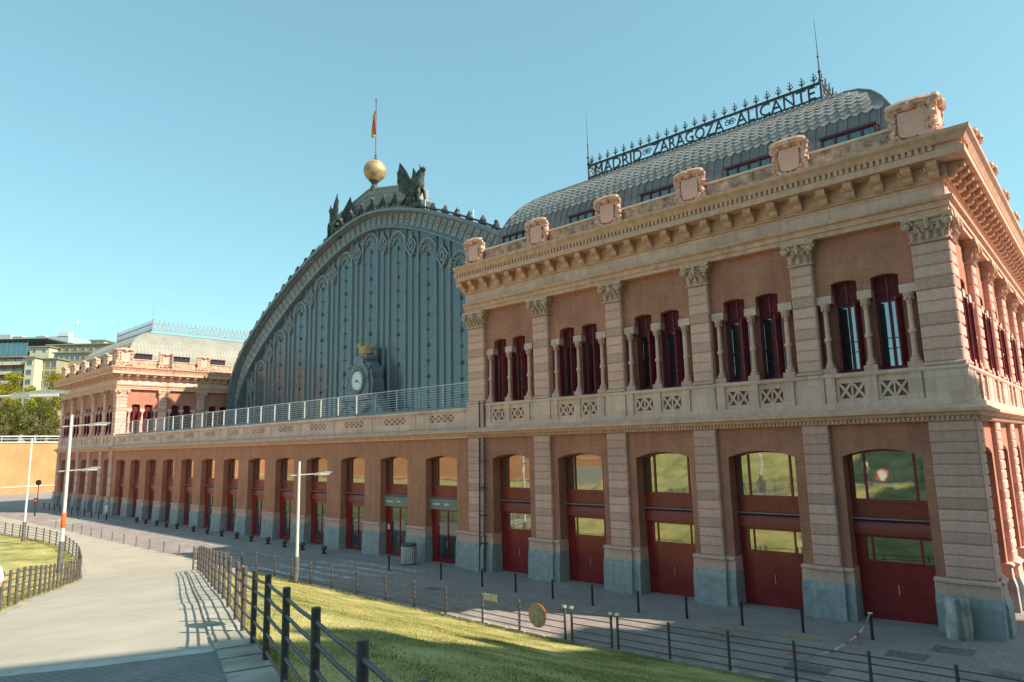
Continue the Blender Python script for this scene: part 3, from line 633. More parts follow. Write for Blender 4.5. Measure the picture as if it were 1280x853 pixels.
for z in [7.88+.155*k for k in range(8)]: MB().cyl((xa, .26, z), (xb, .26, z), .016, n=5).build('rail', M['galv'], rl)
MB().tube([(xb, .26, 9.12), (xa, .26, 9.12), (xa-.9, .26, 9.0), (xa-1.5, .26, 8.6), (xa-1.9, .26, 7.8)], .03, 6).build('handrail', M['galv'], rl)
# ================================================================ train hall with the great iron arch
hall = thing('train_hall', (-53.6, 14, -1.5), 'huge train hall with blue grey iron and glass arch between the brick pavilions', 'building')
CX = -53.0; Y0 = 14.0
OUT = [(0, 30.3), (2.9, 30.05), (6.4, 29.25), (10, 28.1), (14, 26.4), (18, 24.45), (22.2, 22.1), (25.5, 19.8), (27.8, 17.8), (29.3, 15.9), (30.3, 13), (30.7, 7.5)]
INN = [(0, 28.6), (3, 28.3), (6.8, 27.2), (11, 25.5), (15.5, 23.2), (19.9, 20.6), (24.2, 17.6), (27.0, 15.0), (28.6, 12.3), (29.3, 10), (29.5, 7.5)]
def half(tab, x): return interp(abs(x), [t[0] for t in tab], [t[1] for t in tab])
def smooth_tab(tab, n=2):       # corner cutting keeps the arch a curve
    for _ in range(n):
        q = [tab[0]]
        for a, b in zip(tab, tab[1:]): q += [(a[0]*.75+b[0]*.25, a[1]*.75+b[1]*.25), (a[0]*.25+b[0]*.75, a[1]*.25+b[1]*.75)]
        tab = q+[tab[-1]]
    return tab
OUT = smooth_tab(OUT); INN = smooth_tab(INN)
def full(tab): return [(CX-x, z) for x, z in reversed(tab)]+[(CX+x, z) for x, z in tab[1:]]
def resample(pts, n):
    L = [0]
    for a, b in zip(pts, pts[1:]): L.append(L[-1]+math.hypot(b[0]-a[0], b[1]-a[1]))
    return [(interp(L[-1]*i/n, L, [p[0] for p in pts]), interp(L[-1]*i/n, L, [p[1] for p in pts])) for i in range(n+1)]
FH = Fr((0, Y0, 0), (1, 0, 0), (0, -1, 0))
O = resample(full(OUT), 96); I = resample(full(INN), 96)
def strip(mb, A, B, d0, d1):
    for k in range(len(A)-1):
        mb.prism(FH, [A[k], A[k+1], B[k+1], B[k]], d0, d1)
def lerp2(A, B, t): return [(a[0]*(1-t)+b[0]*t, a[1]*(1-t)+b[1]*t) for a, b in zip(A, B)]
band = MB()
strip(band, I, O, -.6, .15)
af = band.build('arch_frame', M['ironl'], hall)
mb = MB(); strip(mb, lerp2(I, O, .90), lerp2(I, O, 1.06), .1, 1.0); strip(mb, lerp2(I, O, .84), lerp2(I, O, .90), .1, .55); mb.build('arch_cornice', M['iron'], af)
mb = MB(); strip(mb, lerp2(I, O, -.02), lerp2(I, O, .07), -.5, .45); strip(mb, lerp2(I, O, .12), lerp2(I, O, .185), .1, .25); rb_ = mb
mb = MB(); pn = MB(); NP = 84
Ip = resample(full(INN), NP); Op = resample(full(OUT), NP)
for k in range(1, NP):
    a, b = Ip[k], Op[k]; lo = (a[0]*.82+b[0]*.18, a[1]*.82+b[1]*.18); hi_ = (a[0]*.17+b[0]*.83, a[1]*.17+b[1]*.83)
    tx, tz = Op[k+1 if k < NP else k][0]-Op[k-1][0], Op[k+1 if k < NP else k][1]-Op[k-1][1]; L = math.hypot(tx, tz); tx /= L; tz /= L; w = .045
    rb_.prism(FH, [(lo[0]-tx*w, lo[1]-tz*w), (lo[0]+tx*w, lo[1]+tz*w), (hi_[0]+tx*w, hi_[1]+tz*w), (hi_[0]-tx*w, hi_[1]-tz*w)], .1, .24)
    c = ((Ip[k][0]+Op[k][0]+Ip[k-1][0]+Op[k-1][0])/4, (Ip[k][1]+Op[k][1]+Ip[k-1][1]+Op[k-1][1])/4)
    pn.tube([FH(c[0]+.3*math.cos(t), .17, c[1]+.42*math.sin(t)) for t in [2*PI*j/10 for j in range(11)]], .05, 4); pn.ball(FH(c[0], .17, c[1]), .11, 6, 4)
rb_.build('arch_rib', M['iron'], af); pn.build('panel_rosette', M['ironl'], af)
# glazed screen
pts = [(x, z) for x, z in resample(full(INN), 60)]
gl = MB(); gl.prism(FH, [(x, z+.3) if 6 < i < 54 else (x, z) for i, (x, z) in enumerate(pts)], -.2, -.12); gl.build('glazing', M['hglass'], hall)
def ztop(x): return half(INN, x-CX)
ctr = -53.3; PWD = 4.65
pairs = [ctr+PWD/2+PWD*k for k in range(-6, 6)]; wides = [ctr+PWD*k for k in range(-6, 7)]
for c in pairs:
    if ztop(c) < 9.5: continue
    mu = MB()
    for q in (-.98, 0, .98):
        x = c+q; zt_ = ztop(x)-(.1 if q else .25)
        if zt_ < 8.2: continue
        w = .075 if q else .06; mu.box(FH, x-w, x+w, -.13, -.03 if q else -.05, 7.6, zt_); mu.box(FH, x-w*.5, x+w*.5, -.13, .07 if q else .03, 7.6, zt_)
    m_ = mu.build('mullion', M['ironl'], hall)
    lz = MB(); zc = ztop(c)-1.75; zc = min(zc, ztop(c-.9)-1.45, ztop(c+.9)-1.45)
    dia = [(c, zc+1.12), (c+.78, zc), (c, zc-1.12), (c-.78, zc)]
    for i in range(4):
        a, b = dia[i], dia[(i+1) % 4]; lz.cyl(FH(a[0], .06, a[1]), FH(b[0], .06, b[1]), .085, n=4)
        a, b = [(c+(p[0]-c)*.5, zc+(p[1]-zc)*.5) for p in (a, b)]; lz.cyl(FH(a[0], .08, a[1]), FH(b[0], .08, b[1]), .05, n=4)
    for i in range(6): t = PI*i/3; lz.tube([FH(c+.3*math.cos(t)+.13*math.cos(u), .1, zc+.4*math.sin(t)+.15*math.sin(u)) for u in [2*PI*j/6 for j in range(7)]], .035, 4)
    lz.build('iron_lozenge', M['ironl'], m_)
for c in wides:
    if ztop(c) < 9: continue
    rd = MB(); zt_ = ztop(c)-1.9
    if zt_ > 8.5:
        rd.cyl(FH(c, -.05, 7.6), FH(c, -.05, zt_), .03, n=5); z = zt_-.3; k = 0
        while z > 7.8: rd.ball(FH(c, 0, z), (.19, .15, .2) if k % 2 == 0 else (.12, .11, .13), 7, 5); rd.cyl(FH(c, -.13, z), FH(c, -.0, z), .05, n=5); z -= 1.5; k += 1
        z = zt_-2
        rods = rd.build('knobbed_rod', M['iron'], hall, 40)
    fn = MB(); zc = min(ztop(c-1.3), ztop(c+1.3))-1.35; r0 = 1.28
    zc = max(zc, 7.9)
    for rr, th in ((r0, .085), (r0*.45, .05)): fn.tube([FH(c+rr*math.cos(t), -.0, zc+rr*math.sin(t)) for t in [PI*j/14 for j in range(15)]], th, 4)
    for j in range(8):
        t = PI*(j+.5)/8; cc = (c+r0*.74*math.cos(t), zc+r0*.74*math.sin(t))
        fn.tube([FH(cc[0]+.22*math.cos(u), .0, cc[1]+.22*math.sin(u)) for u in [2*PI*i/7 for i in range(8)]], .045, 4)
        fn.cyl(FH(c+r0*.45*math.cos(t), 0, zc+r0*.45*math.sin(t)), FH(c+r0*.5*math.cos(t), 0, zc+r0*.52*math.sin(t)), .03, n=4)
    for sg in (-1, 1): fn.ball(FH(c+sg*r0, 0, zc-.15), .14, 6, 4); fn.ball(FH(c+sg*(r0-.1), 0, zc-.45), .1, 6, 4)
    fn.build('fan_tracery', M['ironl'], hall)
    tz = MB(); z = 8.3        # thin diagonal glazing bars with studs
    while z < ztop(c)-3.2:
        for sg in (-1, 1): tz.cyl(FH(c-sg*1.25, -.11, z), FH(c+sg*1.25, -.11, z+2.04), .012, n=3, cap=False)
        z += 2.04
    if tz.v: tz.build('glazing_bar', M['iron'], hall)
# hall roof shell and cresting lumps
rf = MB(); Oo = resample(full(OUT), 64)
rf.add([FH(x, -.3, z) for x, z in Oo]+[FH(x, -60, z) for x, z in Oo], [(i, i+1, 66+i, 65+i) for i in range(64)])
for k in range(9):
    y = -4-6.5*k; A = [(x, z+.02) for x, z in Oo]; B = [(CX+(x-CX)*1.008, z+.22) for x, z in Oo]
    for j in range(64): rf.prism(FH, [A[j], A[j+1], B[j+1], B[j]], y-.15, y+.15)
rf.build('roof', M['zincd'], hall)
CRS = {-1: MB(), 1: MB()}; n = 46; E_ = resample([(x, z) for x, z in lerp2(I, O, 1.06)], n)
for k in range(1, n):
    x, z = E_[k]
    if abs(x-CX) < 9.2 or z < 15.5: continue
    cr = CRS[1 if x > CX else -1]
    cr.ball(FH(x, .6, z+.25), (.36, .3, .38), 7, 5, .25); cr.ball(FH(x+.05, .6, z+.62), (.2, .2, .26), 6, 5, .2)
    for sg in (-.35, .35): cr.ball(FH(x+sg, .6, z+.08-sg*(1 if x > CX else -1)*.5), (.16, .16, .14), 6, 4, .2)
strip2 = [(x, z) for x, z in E_ if abs(x-CX) > 8.6 and z > 15]
for sg in (-1, 1):
    q = [FH(x, .75, z+.22) for x, z in strip2 if (x-CX)*sg > 0]; CRS[sg].tube(q, .1, 5); CRS[sg].build('rim_ornament', M['irond'], hall, 50)
wr = MB(); 
for sg in (1, -1):
    q = [(x, z) for x, z in E_ if (x-CX)*sg > 8.4 and z > 15.5]
    wr.tube([FH(x, .1, z+1.25) for x, z in q], .018, 3)
    for x, z in q[::4]: wr.cyl(FH(x, .1, z), FH(x, .1, z+1.25), .018, n=3)
wr.build('safety_wire', M['galv'], hall)
# lantern ridge with a parapet and hanging garland
ln = MB(); LP = [(-63.4, 27.8), (-62.6, 33.1), (-55.9, 34.7), (-48.7, 33.2), (-48.2, 27.8)]
FHL = FH
ln.prism(FH, LP, -4.2, -1.6)
for k in range(5):
    t = .25+.17*k
    for a, b, c_, d_ in ((LP[1], LP[2], (-62.9, 29.5), (-55.9, 31.2)), (LP[2], LP[3], (-55.9, 31.2), (-48.4, 30.2))):
        p = (c_[0]+(a[0]-c_[0])*t, c_[1]+(a[1]-c_[1])*t); q = (d_[0]+(b[0]-d_[0])*t, d_[1]+(b[1]-d_[1])*t)
        ln.cyl(FH(p[0], -1.58, p[1]), FH(q[0], -1.58, q[1]), .05, n=4)
lr = ln.build('lantern_roof', M['zincd'], hall)
ga = MB(); N_ = 7
for k in range(N_):
    x0, x1 = -60.6+k*13.9/N_, -60.6+(k+1)*13.9/N_
    z0, z1 = half(OUT, x0-CX)+1.7, half(OUT, x1-CX)+1.7
    ga.tube([FH(x0+(x1-x0)*t, .2, z0+(z1-z0)*t-.95*math.sin(PI*t)) for t in [i/8 for i in range(9)]], [.1, .15, .2, .24, .26, .24, .2, .15, .1], 6)
    ga.cyl(FH(x0, .2, z0-1.1), FH(x0, .2, z0+.5), .2, .03, 6); ga.ball(FH(x0, .2, z0), .26, 6, 5, .2)
ga.cyl(FH(x1, .2, z1-1.1), FH(x1, .2, z1+.5), .2, .03, 6)
ga.build('garland', M['irond'], hall, 50)
sd = MB(); sd.box(WF, W0+.01, W0+.6, 15, 74, -1.4, 17); sd.box(WF, W1-.6, W1-.01, 29, 74, -1.4, 17); sd.build('wall', M['brick'], hall)
# ---------------------------------------------------------------- clock
ck = thing('clock', (-52.4, 12.9, 7.55), 'white faced clock in blue grey iron case under a gilt crown before the arch', 'clock')
KX = -52.35; half_ = [(0, 14.9), (.85, 14.9), (.9, 14.5), (.75, 14.3), (1.15, 13.9), (1.6, 13.6), (1.9, 13.0), (1.8, 12.5), (2.0, 12.0), (2.05, 11.2), (1.85, 10.6), (2.3, 10.2), (2.9, 9.7), (3.3, 9.0), (3.9, 8.5), (4.6, 8.1), (4.7, 7.6)]
ol = [(KX+x, z) for x, z in half_]+[(KX-x, z) for x, z in reversed(half_[1:])]
FK = Fr((0, 13.3, 0), (1, 0, 0), (0, -1, 0))
mb = MB(); mb.prism(FK, ol, -.5, .9); 
inn = [(KX+(x-KX)*.86, 11+(z-11)*.92) for x, z in ol if z > 10]; mb.prism(FK, inn, .8, 1.25)
ck_case = mb.build('case', M['iron'], ck)
tr = MB()
tr.tube([FK(KX+1.02*math.cos(t), 1.35, 12.2+1.2*math.sin(t)) for t in [2*PI*i/24 for i in range(25)]], .16, 6)
tr.tube([FK(KX+1.5*math.cos(t), 1.2, 12.0+1.85*math.sin(t)) for t in [2*PI*i/8+PI/8 for i in range(9)]], .12, 6)
for sg in (-1, 1):
    volute(tr, FK, KX+sg*3.0, .95, 8.9, .75, .22); volute(tr, FK, KX+sg*1.5, 1.1, 13.6, .35, .3)
    tr.tube([FK(KX+sg*x, 1.0, z) for x, z in ((1.8, 13.2), (2.1, 12), (1.9, 10.8), (2.6, 9.9), (3.6, 8.9), (4.4, 8.2))], .16, 6)
tr.tube([FK(KX+x, 1.2, z) for x, z in ((-1.6, 9.7), (-.8, 9.1), (0, 8.9), (.8, 9.1), (1.6, 9.7))], .2, 6)
tr.build('scrollwork', M['iron'], ck_case, 50)
mb = MB(); mb.cyl(FK(KX, 1.2, 12.2), FK(KX, 1.42, 12.2), .95, n=28); dial = mb.build('dial', M['white'], ck)
hd = MB()
for ang, L in ((R(-112), .45), (R(-245+360), .68)):
    a = ang; x, z = math.sin(a), math.cos(a); hd.prism(FK, [(KX-z*.05-x*.12, 12.2+x*.05-z*.12), (KX+x*L, 12.2+z*L), (KX+z*.05-x*.12, 12.2-x*.05-z*.12)], 1.43, 1.47)
a = R(118); x, z = math.sin(a), math.cos(a)
hd.prism(FK, [(KX-z*.06, 12.2+x*.06), (KX+x*.42, 12.2+z*.42), (KX+z*.06, 12.2-x*.06)], 1.44, 1.48)
for i in range(12):
    a = i*PI/6; x, z = math.sin(a), math.cos(a); hd.prism(FK, [(KX+x*.72-z*.03, 12.2+z*.72+x*.03), (KX+x*.86-z*.03, 12.2+z*.86+x*.03), (KX+x*.86+z*.03, 12.2+z*.86-x*.03), (KX+x*.72+z*.03, 12.2+z*.72-x*.03)], 1.421, 1.43)
hd.build('hands', M['irond'], dial)
mb = MB(); kc = FK(KX, .3, 0); mb.lathe((kc.x, kc.y, 0), [(.62, 14.85), (.62, 15.0), (.8, 15.05), (.82, 15.2), (.72, 15.24), (.84, 15.75), (.78, 15.75), (.7, 15.3)], 16)
for i in range(8): a = i*PI/4; mb.cyl((kc.x+.8*math.cos(a), kc.y+.8*math.sin(a), 15.7), (kc.x+.9*math.cos(a), kc.y+.9*math.sin(a), 16.02), .14, .05, 6); mb.ball((kc.x+.9*math.cos(a), kc.y+.9*math.sin(a), 16.06), .1, 6, 5)
mb.build('crown', M['crown'], ck, 40)
# ---------------------------------------------------------------- ball, flagpole, winged beasts
gb = thing('rooftop_globe', (-55.35, 16, 34.6), 'dull golden ball on a short iron neck at the top of the great arch', 'ball ornament')
MB().ball((-55.3, 16, 36.75), 1.29, 28, 18).build('globe', M['gold'], gb, 60)
MB().lathe((-55.4, 16, 0), [(.5, 34.3), (.42, 34.9), (.25, 35.1), (.4, 35.35), (.7, 35.7)], 10).build('neck', M['irond'], gb, 40)
fp = thing('flagpole', (-55.2, 16, 38.0), 'thin flagpole with a drooping red and yellow flag, standing on the golden ball', 'flagpole')
mb = MB(); mb.lathe((-55.2, 16, 0), [(.16, 37.98), (.2, 38.2), (.1, 38.35), (.14, 38.6), (.06, 38.8), (.045, 45.2), (.1, 45.3), (.1, 45.45), (.02, 45.6)], 8); mb.build('pole', M['lampbase'], fp, 40)
for col_, a, b, nm in ((M['tred'], 0, .26, 'flag_stripe'), (None, .26, .74, 'flag_stripe'), (M['tred'], .74, 1, 'flag_stripe')):
    if col_ is None: col_ = mat('flag_yellow', (.75, .45, .03), .8)
    mb = MB(); NU, NV = 8, 10; g = []
    for j in range(NV+1):
        for i in range(NU+1):
            u = a+(b-a)*i/NU; v = j/NV      # cloth hanging nearly down, in folds
            x = -55.28-.85*u*(.35+.65*v)+.05*math.sin(7*v)*u; yy = 16+.13*math.sin(v*3+u*11); z = 44.2-.4*u-3.0*v
            g.append((x, yy, z))
    mb.add(g, [(j*(NU+1)+i, j*(NU+1)+i+1, (j+1)*(NU+1)+i+1, (j+1)*(NU+1)+i) for j in range(NV) for i in range(NU)]); mb.build(nm, col_, fp, 60)
def griffin(x, z, sg, label):
    t = thing('winged_statue', (x, 14.1, z), label, 'statue')
    # local: forward = +x*sg
    V = [(-.75, 0, .75), (-.1, 0, 1.25), (.55, 0, 1.95), (.72, 0, 2.6), (.95, 0, 3.3), (1.05, 0, 3.62), (1.55, 0, 3.42),      # 0-6 rump, belly, chest, neck, head, beak
         (-.5, .42, .7), (.15, .55, .55), (-.35, .5, .15), (.25, .55, .12),                                                    # 7-10 right haunch..paw
         (-.5, -.42, .7), (.15, -.55, .55), (-.35, -.5, .15), (.25, -.55, .12),                                                # 11-14
         (.75, .38, 1.8), (.95, .4, 1.0), (.95, .42, .25), (1.3, .42, .12),                                                    # 15-18 foreleg
         (.75, -.38, 1.8), (.95, -.4, 1.0), (.95, -.42, .25), (1.3, -.42, .12),
         (-1.3, 0, .35), (-1.75, .15, .5), (-1.9, .2, 1.0)]                                                                    # 23-25 tail
    E = [(0, 1), (1, 2), (2, 3), (3, 4), (4, 5), (5, 6), (0, 7), (7, 8), (8, 9), (9, 10), (0, 11), (11, 12), (12, 13), (13, 14), (2, 15), (15, 16), (16, 17), (17, 18), (2, 19), (19, 20), (20, 21), (21, 22), (0, 23), (23, 24), (24, 25)]
    rr = [.55, .55, .6, .4, .36, .36, .12, .42, .3, .16, .15, .42, .3, .16, .15, .26, .19, .14, .16, .26, .19, .14, .16, .14, .09, .07]
    body = skin('body', [(a*sg, b, c) for a, b, c in V], E, rr, M['bronze'], t, 2, 1)
    fe = MB()
    for k in range(16):
        a = k*.4; fe.tube([(sg*(.72+.1*math.cos(a)), .3*math.sin(a), 2.5+.07*k), (sg*(.5+.1*math.cos(a)), .36*math.sin(a), 2.35+.06*k)], [.1, .05], 5)
    for s2 in (-1, 1): fe.cyl((sg*.98, s2*.17, 3.7), (sg*.82, s2*.28, 4.1), .1, .02, 5)
    fe.build('mane', M['bronze'], t, 40, local=True)
    for s2 in (-1, 1):       # wing: ribbed, scalloped blade with thickness
        w = MB(); pts = [(.35, 1.9), (.0, 2.6), (-.75, 3.5), (-1.45, 4.75), (-1.62, 4.0), (-1.8, 3.75), (-1.72, 3.1), (-1.8, 2.75), (-1.55, 2.2), (-1.5, 1.75), (-1.15, 1.4), (-.6, 1.2), (0, 1.3)]
        G = Fr((0, s2*.55, 0), (sg, .0, 0), (0, s2, 0)); w.prism(Fr((0, s2*.5, 0), (sg, -s2*.22*sg*sg, 0), (0, s2, 0)), pts, 0, .1)
        W_ = Fr((0, s2*.5, 0), (sg, -s2*.22, 0), (0, s2, 0))
        for q in ((-1.45, 4.75), (-1.8, 3.75), (-1.8, 2.75), (-1.5, 1.75)): w.tube([W_(.2, .05, 1.9), W_((q[0]+.2)/2, .09, (q[1]+1.9)/2+.25), W_(q[0], .05, q[1])], [.13, .1, .04], 5)
        w.build('wing', M['bronze'], t, 40, local=True)
    MB().box(WF, -1.7, 1.6, -.6, .75, -.45, .08).build('plinth', M['irond'], t, local=True)
    return t
griffin(-45.8, 29.55, 1, 'dark bronze winged beast seated on the right shoulder of the great arch, facing right')
griffin(-60.0, 29.5, -1, 'dark bronze winged beast seated on the left shoulder of the great arch, facing left')
# ================================================================ terrain
ZP = ([-60, -41, -38, -34, -28, -24, -16.5, -12, -7.2, -4.3, .4, 5, 40], [-1.5, -1.5, -1.3, -.8, -.05, .5, 1.3, 1.85, 2.25, 2.6, 2.95, 3.25, 4.2])
def zp(x): return interp(x, *ZP)
def F1(x): return -24.7-.39*x
GTAB = ([-150, -72, -62, -56, -49, -46.8, -43.5, -40, -38], [-13.5, -12.4, -11.6, -11.7, -12.7, -13.1, -13.9, -14.8, -15.5])
def GL(x): return interp(x, *GTAB) if x < -38 else F1(x)-5.6
def sst(a, b, x): t = min(1, max(0, (x-a)/(b-a))); return t*t*(3-2*t)
def H(x, y):
    if y >= -8.1: return gz(x)+.0
    f1 = F1(x)
    if f1 > -8.3:
        base = -1.5
        if y < GL(x): base += .05*min(14, GL(x)-y)+sst(-34, -52, y)*.2
        return base+(zp(x)+1.5)*sst(-9, -14, y)
    if y >= f1:
        t = (y-f1)/(-8.1-f1); t = t*.6+.4*sst(0, 1, t); return zp(x)*(1-t)+gz(x)*t
    if y >= GL(x): return zp(x)
    return zp(x)+.05*min(14, GL(x)-y)+sst(-30, -50, y)*(6.0*sst(-86, -42, x))
def region(name, mat_, ylo, yhi, x0, x1, nx, ny, label=None, kind='structure', dz=0, skirt=.0):
    v = []; f = []
    for i in range(nx+1):
        x = x0+(x1-x0)*i/nx; a, b = ylo(x), yhi(x)
        for j in range(ny+1):
            y = a+(b-a)*j/ny; v.append((x, y, H(x, min(y, -8.1001) if yhi(x) <= -8.05 else y)+dz))
    for i in range(nx):
        for j in range(ny): f.append((i*(ny+1)+j, (i+1)*(ny+1)+j, (i+1)*(ny+1)+j+1, i*(ny+1)+j+1))
    mb = MB(); mb.v = v; mb.f = f; o = mb.build(name, mat_, None, 60, recalc=False); o['kind'] = kind; return o
grass_m = mat('dry_mown_grass', (.26, .27, .065), .95, noise=.2, nscale=.55, col2=(.50, .43, .18), bump=.8, bscale=40, detail=10)
nt = grass_m.node_tree
def cobble(name, c1, c2, mortar, bw, rh, ms, vary, rough=.85, bump=.4): return brick_mat(name, c1, c2, mortar, bw, rh, ms, 'floor', vary, rough, bump)
street_m = cobble('grey_granite_setts', (.33, .275, .26), (.28, .235, .225), (.20, .165, .16), .42, .21, .012, .22)
plaza_m = cobble('pale_concrete_paving', (.42, .37, .305), (.40, .35, .29), (.33, .29, .24), 1.2, .6, .008, .1)
path_m = cobble('pale_concrete_path', (.42, .375, .315), (.405, .36, .30), (.33, .29, .24), 2.6, 3.1, .012, .12, .9, .3)
cob_m = cobble('dark_path_cobbles', (.25, .235, .235), (.22, .205, .205), (.17, .16, .16), .2, .1, .01, .2, bump=.5)
slab_m = mat('pale_kerb_slab', (.36, .335, .29), .85, noise=.14, nscale=2, island=.12, bump=.2)
walk_m = cobble('grey_sidewalk_slabs', (.33, .28, .265), (.295, .25, .24), (.21, .175, .17), .6, .4, .01, .16)
def cl(x): return -8.1-(x+33.5)*1.2 if x > -33.5 else -8.1      # line closing the lawn towards the plaza
def lawn_lo(x): return max(F1(x), cl(x)) if x > -40 else -8.1
def lawn_lo(x):
    if x < -29: return min(-8.1, -8.1-(x+33.5)*1.2)
    return F1(x)
region('street', street_m, lambda x: -8.1, lambda x: -4.4, -160, 45, 240, 3)
region('sidewalk', walk_m, lambda x: -4.4, lambda x: 45, -160, 45, 240, 12, dz=.0)
region('grass', grass_m, lawn_lo, lambda x: -8.1, -33.5, 20, 150, 40)
region('plaza', plaza_m, lambda x: GL(x), lambda x: -8.1 if x < -33.5 else (-8.1-(x+33.5)*1.2), -150, -29, 240, 14)
def band_region(name, m, xa, xb, nx):
    mb = MB(); ny = 14
    for i in range(nx+1):
        for j in range(ny+1):
            t = j/ny; x = xa(t)+(xb(t)-xa(t))*i/nx; mb.v.append((x, GL(x)+(F1(x)-GL(x))*t, zp(x)))
    mb.f = [(i*(ny+1)+j, (i+1)*(ny+1)+j, (i+1)*(ny+1)+j+1, i*(ny+1)+j+1) for i in range(nx) for j in range(ny)]
    o = mb.build(name, m, None, 60, recalc=False); o['kind'] = 'structure'; return o
XB = lambda t: -10.1+3.91*t
band_region('path', path_m, lambda t: -29, XB, 70); band_region('path_border', mat('border_slab', (.46, .455, .44), .85, noise=.1, nscale=3), XB, lambda t: XB(t)+.42, 2); band_region('cobbled_path', cob_m, lambda t: XB(t)+.42, lambda t: 20, 60)
region('grass', grass_m, lambda x: -56, lambda x: GL(x), -150, 20, 220, 40)
g0 = MB(); g0.add([(-3000, -3000, -2.2), (3000, -3000, -2.2), (3000, 3000, -2.2), (-3000, 3000, -2.2)], [(0, 1, 2, 3)]); o = g0.build('ground', mat('far_ground', (.2, .18, .13), .95, nscale=.01), None, recalc=False); o['kind'] = 'structure'
# kerb stones
def kerb(name, pts, w, h, zf, side=1, L=.9):
    mb = MB()
    for (x0, y0), (x1, y1) in zip(pts, pts[1:]):
        D = math.hypot(x1-x0, y1-y0); n = max(1, int(D/L))
        for i in range(n):
            a, b = i/n+.003, (i+1)/n-.003; T = Vector((x1-x0, y1-y0, 0))/D; N_ = Vector((-T.y, T.x, 0))*side
            p = Vector((x0+(x1-x0)*a, y0+(y1-y0)*a, 0)); q = Vector((x0+(x1-x0)*b, y0+(y1-y0)*b, 0)); za, zb = zf(p.x, p.y), zf(q.x, q.y)
            P = [p+Vector((0, 0, za-.3)), q+Vector((0, 0, zb-.3)), q+N_*w+Vector((0, 0, zb-.3)), p+N_*w+Vector((0, 0, za-.3)), p+Vector((0, 0, za+h)), q+Vector((0, 0, zb+h)), q+N_*w+Vector((0, 0, zb+h)), p+N_*w+Vector((0, 0, za+h))]
            mb.add(P, [(0, 1, 2, 3), (4, 5, 6, 7), (0, 1, 5, 4), (1, 2, 6, 5), (2, 3, 7, 6), (3, 0, 4, 7)])
    o = mb.build(name, slab_m); o['kind'] = 'structure'
kerb('kerb', [(-33, -8.0), (-12, -8.0), (10, -8.0)], .16, .03, lambda x, y: gz(x))
kerb('kerb', [(x, F1(x)+.24) for x in (-29, -20, -10, 4)], -.55, .025, lambda x, y: zp(x))
kerb('kerb', [(x, GL(x)) for x in (-72, -62, -56, -49, -45, -40, -38, -28, -18, -8)], .25, .03, lambda x, y: zp(x) if x > -41 else -1.5)
kerb('kerb', [(-150, -4.4), (-60, -4.4), (-36.5, -4.4)], .2, .012, lambda x, y: gz(x))
# crossing stripes, worn yellow line, covers
def decal(name, x0, x1, y0, y1, m, skew=0, dz=.006, kind='structure'):
    mb = MB(); mb.add([(x0, y0, gz(x0)+dz), (x1, y0+skew, gz(x1)+dz), (x1, y1+skew, gz(x1)+dz), (x0, y1, gz(x0)+dz)], [(0, 1, 2, 3)])
    o = mb.build(name, m, recalc=False); o['kind'] = kind; return o
def worn(name, c, keep):
    m = mat(name, c, .8); nt = m.node_tree; N = nt.nodes; L = nt.links; geo = N.new('ShaderNodeNewGeometry'); nz = N.new('ShaderNodeTexNoise'); nz.inputs['Scale'].default_value = 3.5; nz.inputs['Detail'].default_value = 8
    L.new(geo.outputs['Position'], nz.inputs['Vector']); mr = N.new('ShaderNodeMapRange'); mr.inputs['From Min'].default_value = keep-.06; mr.inputs['From Max'].default_value = keep+.06; L.new(nz.outputs['Fac'], mr.inputs['Value']); L.new(mr.outputs[0], N['Principled BSDF'].inputs['Alpha']); return m
wp = worn('worn_white_paint', (.48, .47, .46), .45)
for k in range(5): decal('crossing_stripe', -35.2+.5*k, -27.4+.5*k, -7.4+1.12*k, -6.9+1.12*k, wp, .35)
for k in range(5): decal('crossing_stripe', -84+.3*k, -76+.3*k, -6.2+.95*k, -5.75+.95*k, wp, .35)
decal('yellow_line', -7.9, -3.6, -3.75, -3.55, worn('worn_yellow_paint', (.45, .27, .07), .5), .35)
cov = mat('iron_cover', (.16, .15, .15), .6, noise=.2, nscale=8)
for x0, x1, y0, y1 in ((-.9, .2, -2.75, -2.0), (-1.9, -.8, -4.0, -3.3), (.8, 1.5, -4.3, -3.7), (-3.9, -2.7, -6.9, -6.1), (-22.0, -21.2, -5.2, -4.6)): decal('manhole_cover', x0, x1, y0, y1, cov, dz=.008)
# grass blades on the near lawn and round the fence feet
gb_ = MB(); rg = random.Random(3)
def blade(x, y, h, w):
    z = H(x, y)-.005; a = rg.uniform(0, 2*PI); dx, dy = math.cos(a)*w, math.sin(a)*w; lx, ly = rg.uniform(-.5, .5)*h, rg.uniform(-.5, .5)*h; n = len(gb_.v)
    gb_.v += [(x-dx, y-dy, z), (x+dx, y+dy, z), (x+lx, y+ly, z+h)]; gb_.f.append((n, n+1, n+2))
def clump(x):
    return .5+.5*math.sin(x[0]*1.3+math.sin(x[1]*.9)*2)*math.cos(x[1]*1.7+x[0]*.4)
for i in range(100000):
    x = rg.uniform(-31, 3)if rg.random() < .45 else rg.uniform(-16, 3); y = rg.uniform(F1(x)+.26, -8.15)
    if x < -29 and y < -8.1-(x+33.5)*1.2: continue
    c = clump((x, y)); blade(x, y, rg.uniform(.015, .045)*(.5+c), rg.uniform(.006, .012))
for i in range(16000):     # longer fringes at kerbs
    if rg.random() < .5: x = rg.uniform(-33, 2); y = -8.2-abs(rg.gauss(0, .12))
    else: x = rg.uniform(-28, 2); y = F1(x)+.25+abs(rg.gauss(0, .10))
    blade(x, y, rg.uniform(.04, .12), .01)
for i in range(22000):
    x = rg.uniform(-75, -10); y = GL(x)-abs(rg.gauss(0, 1.6 if rg.random() < .8 else .1)); blade(x, y, rg.uniform(.03, .09), .014)
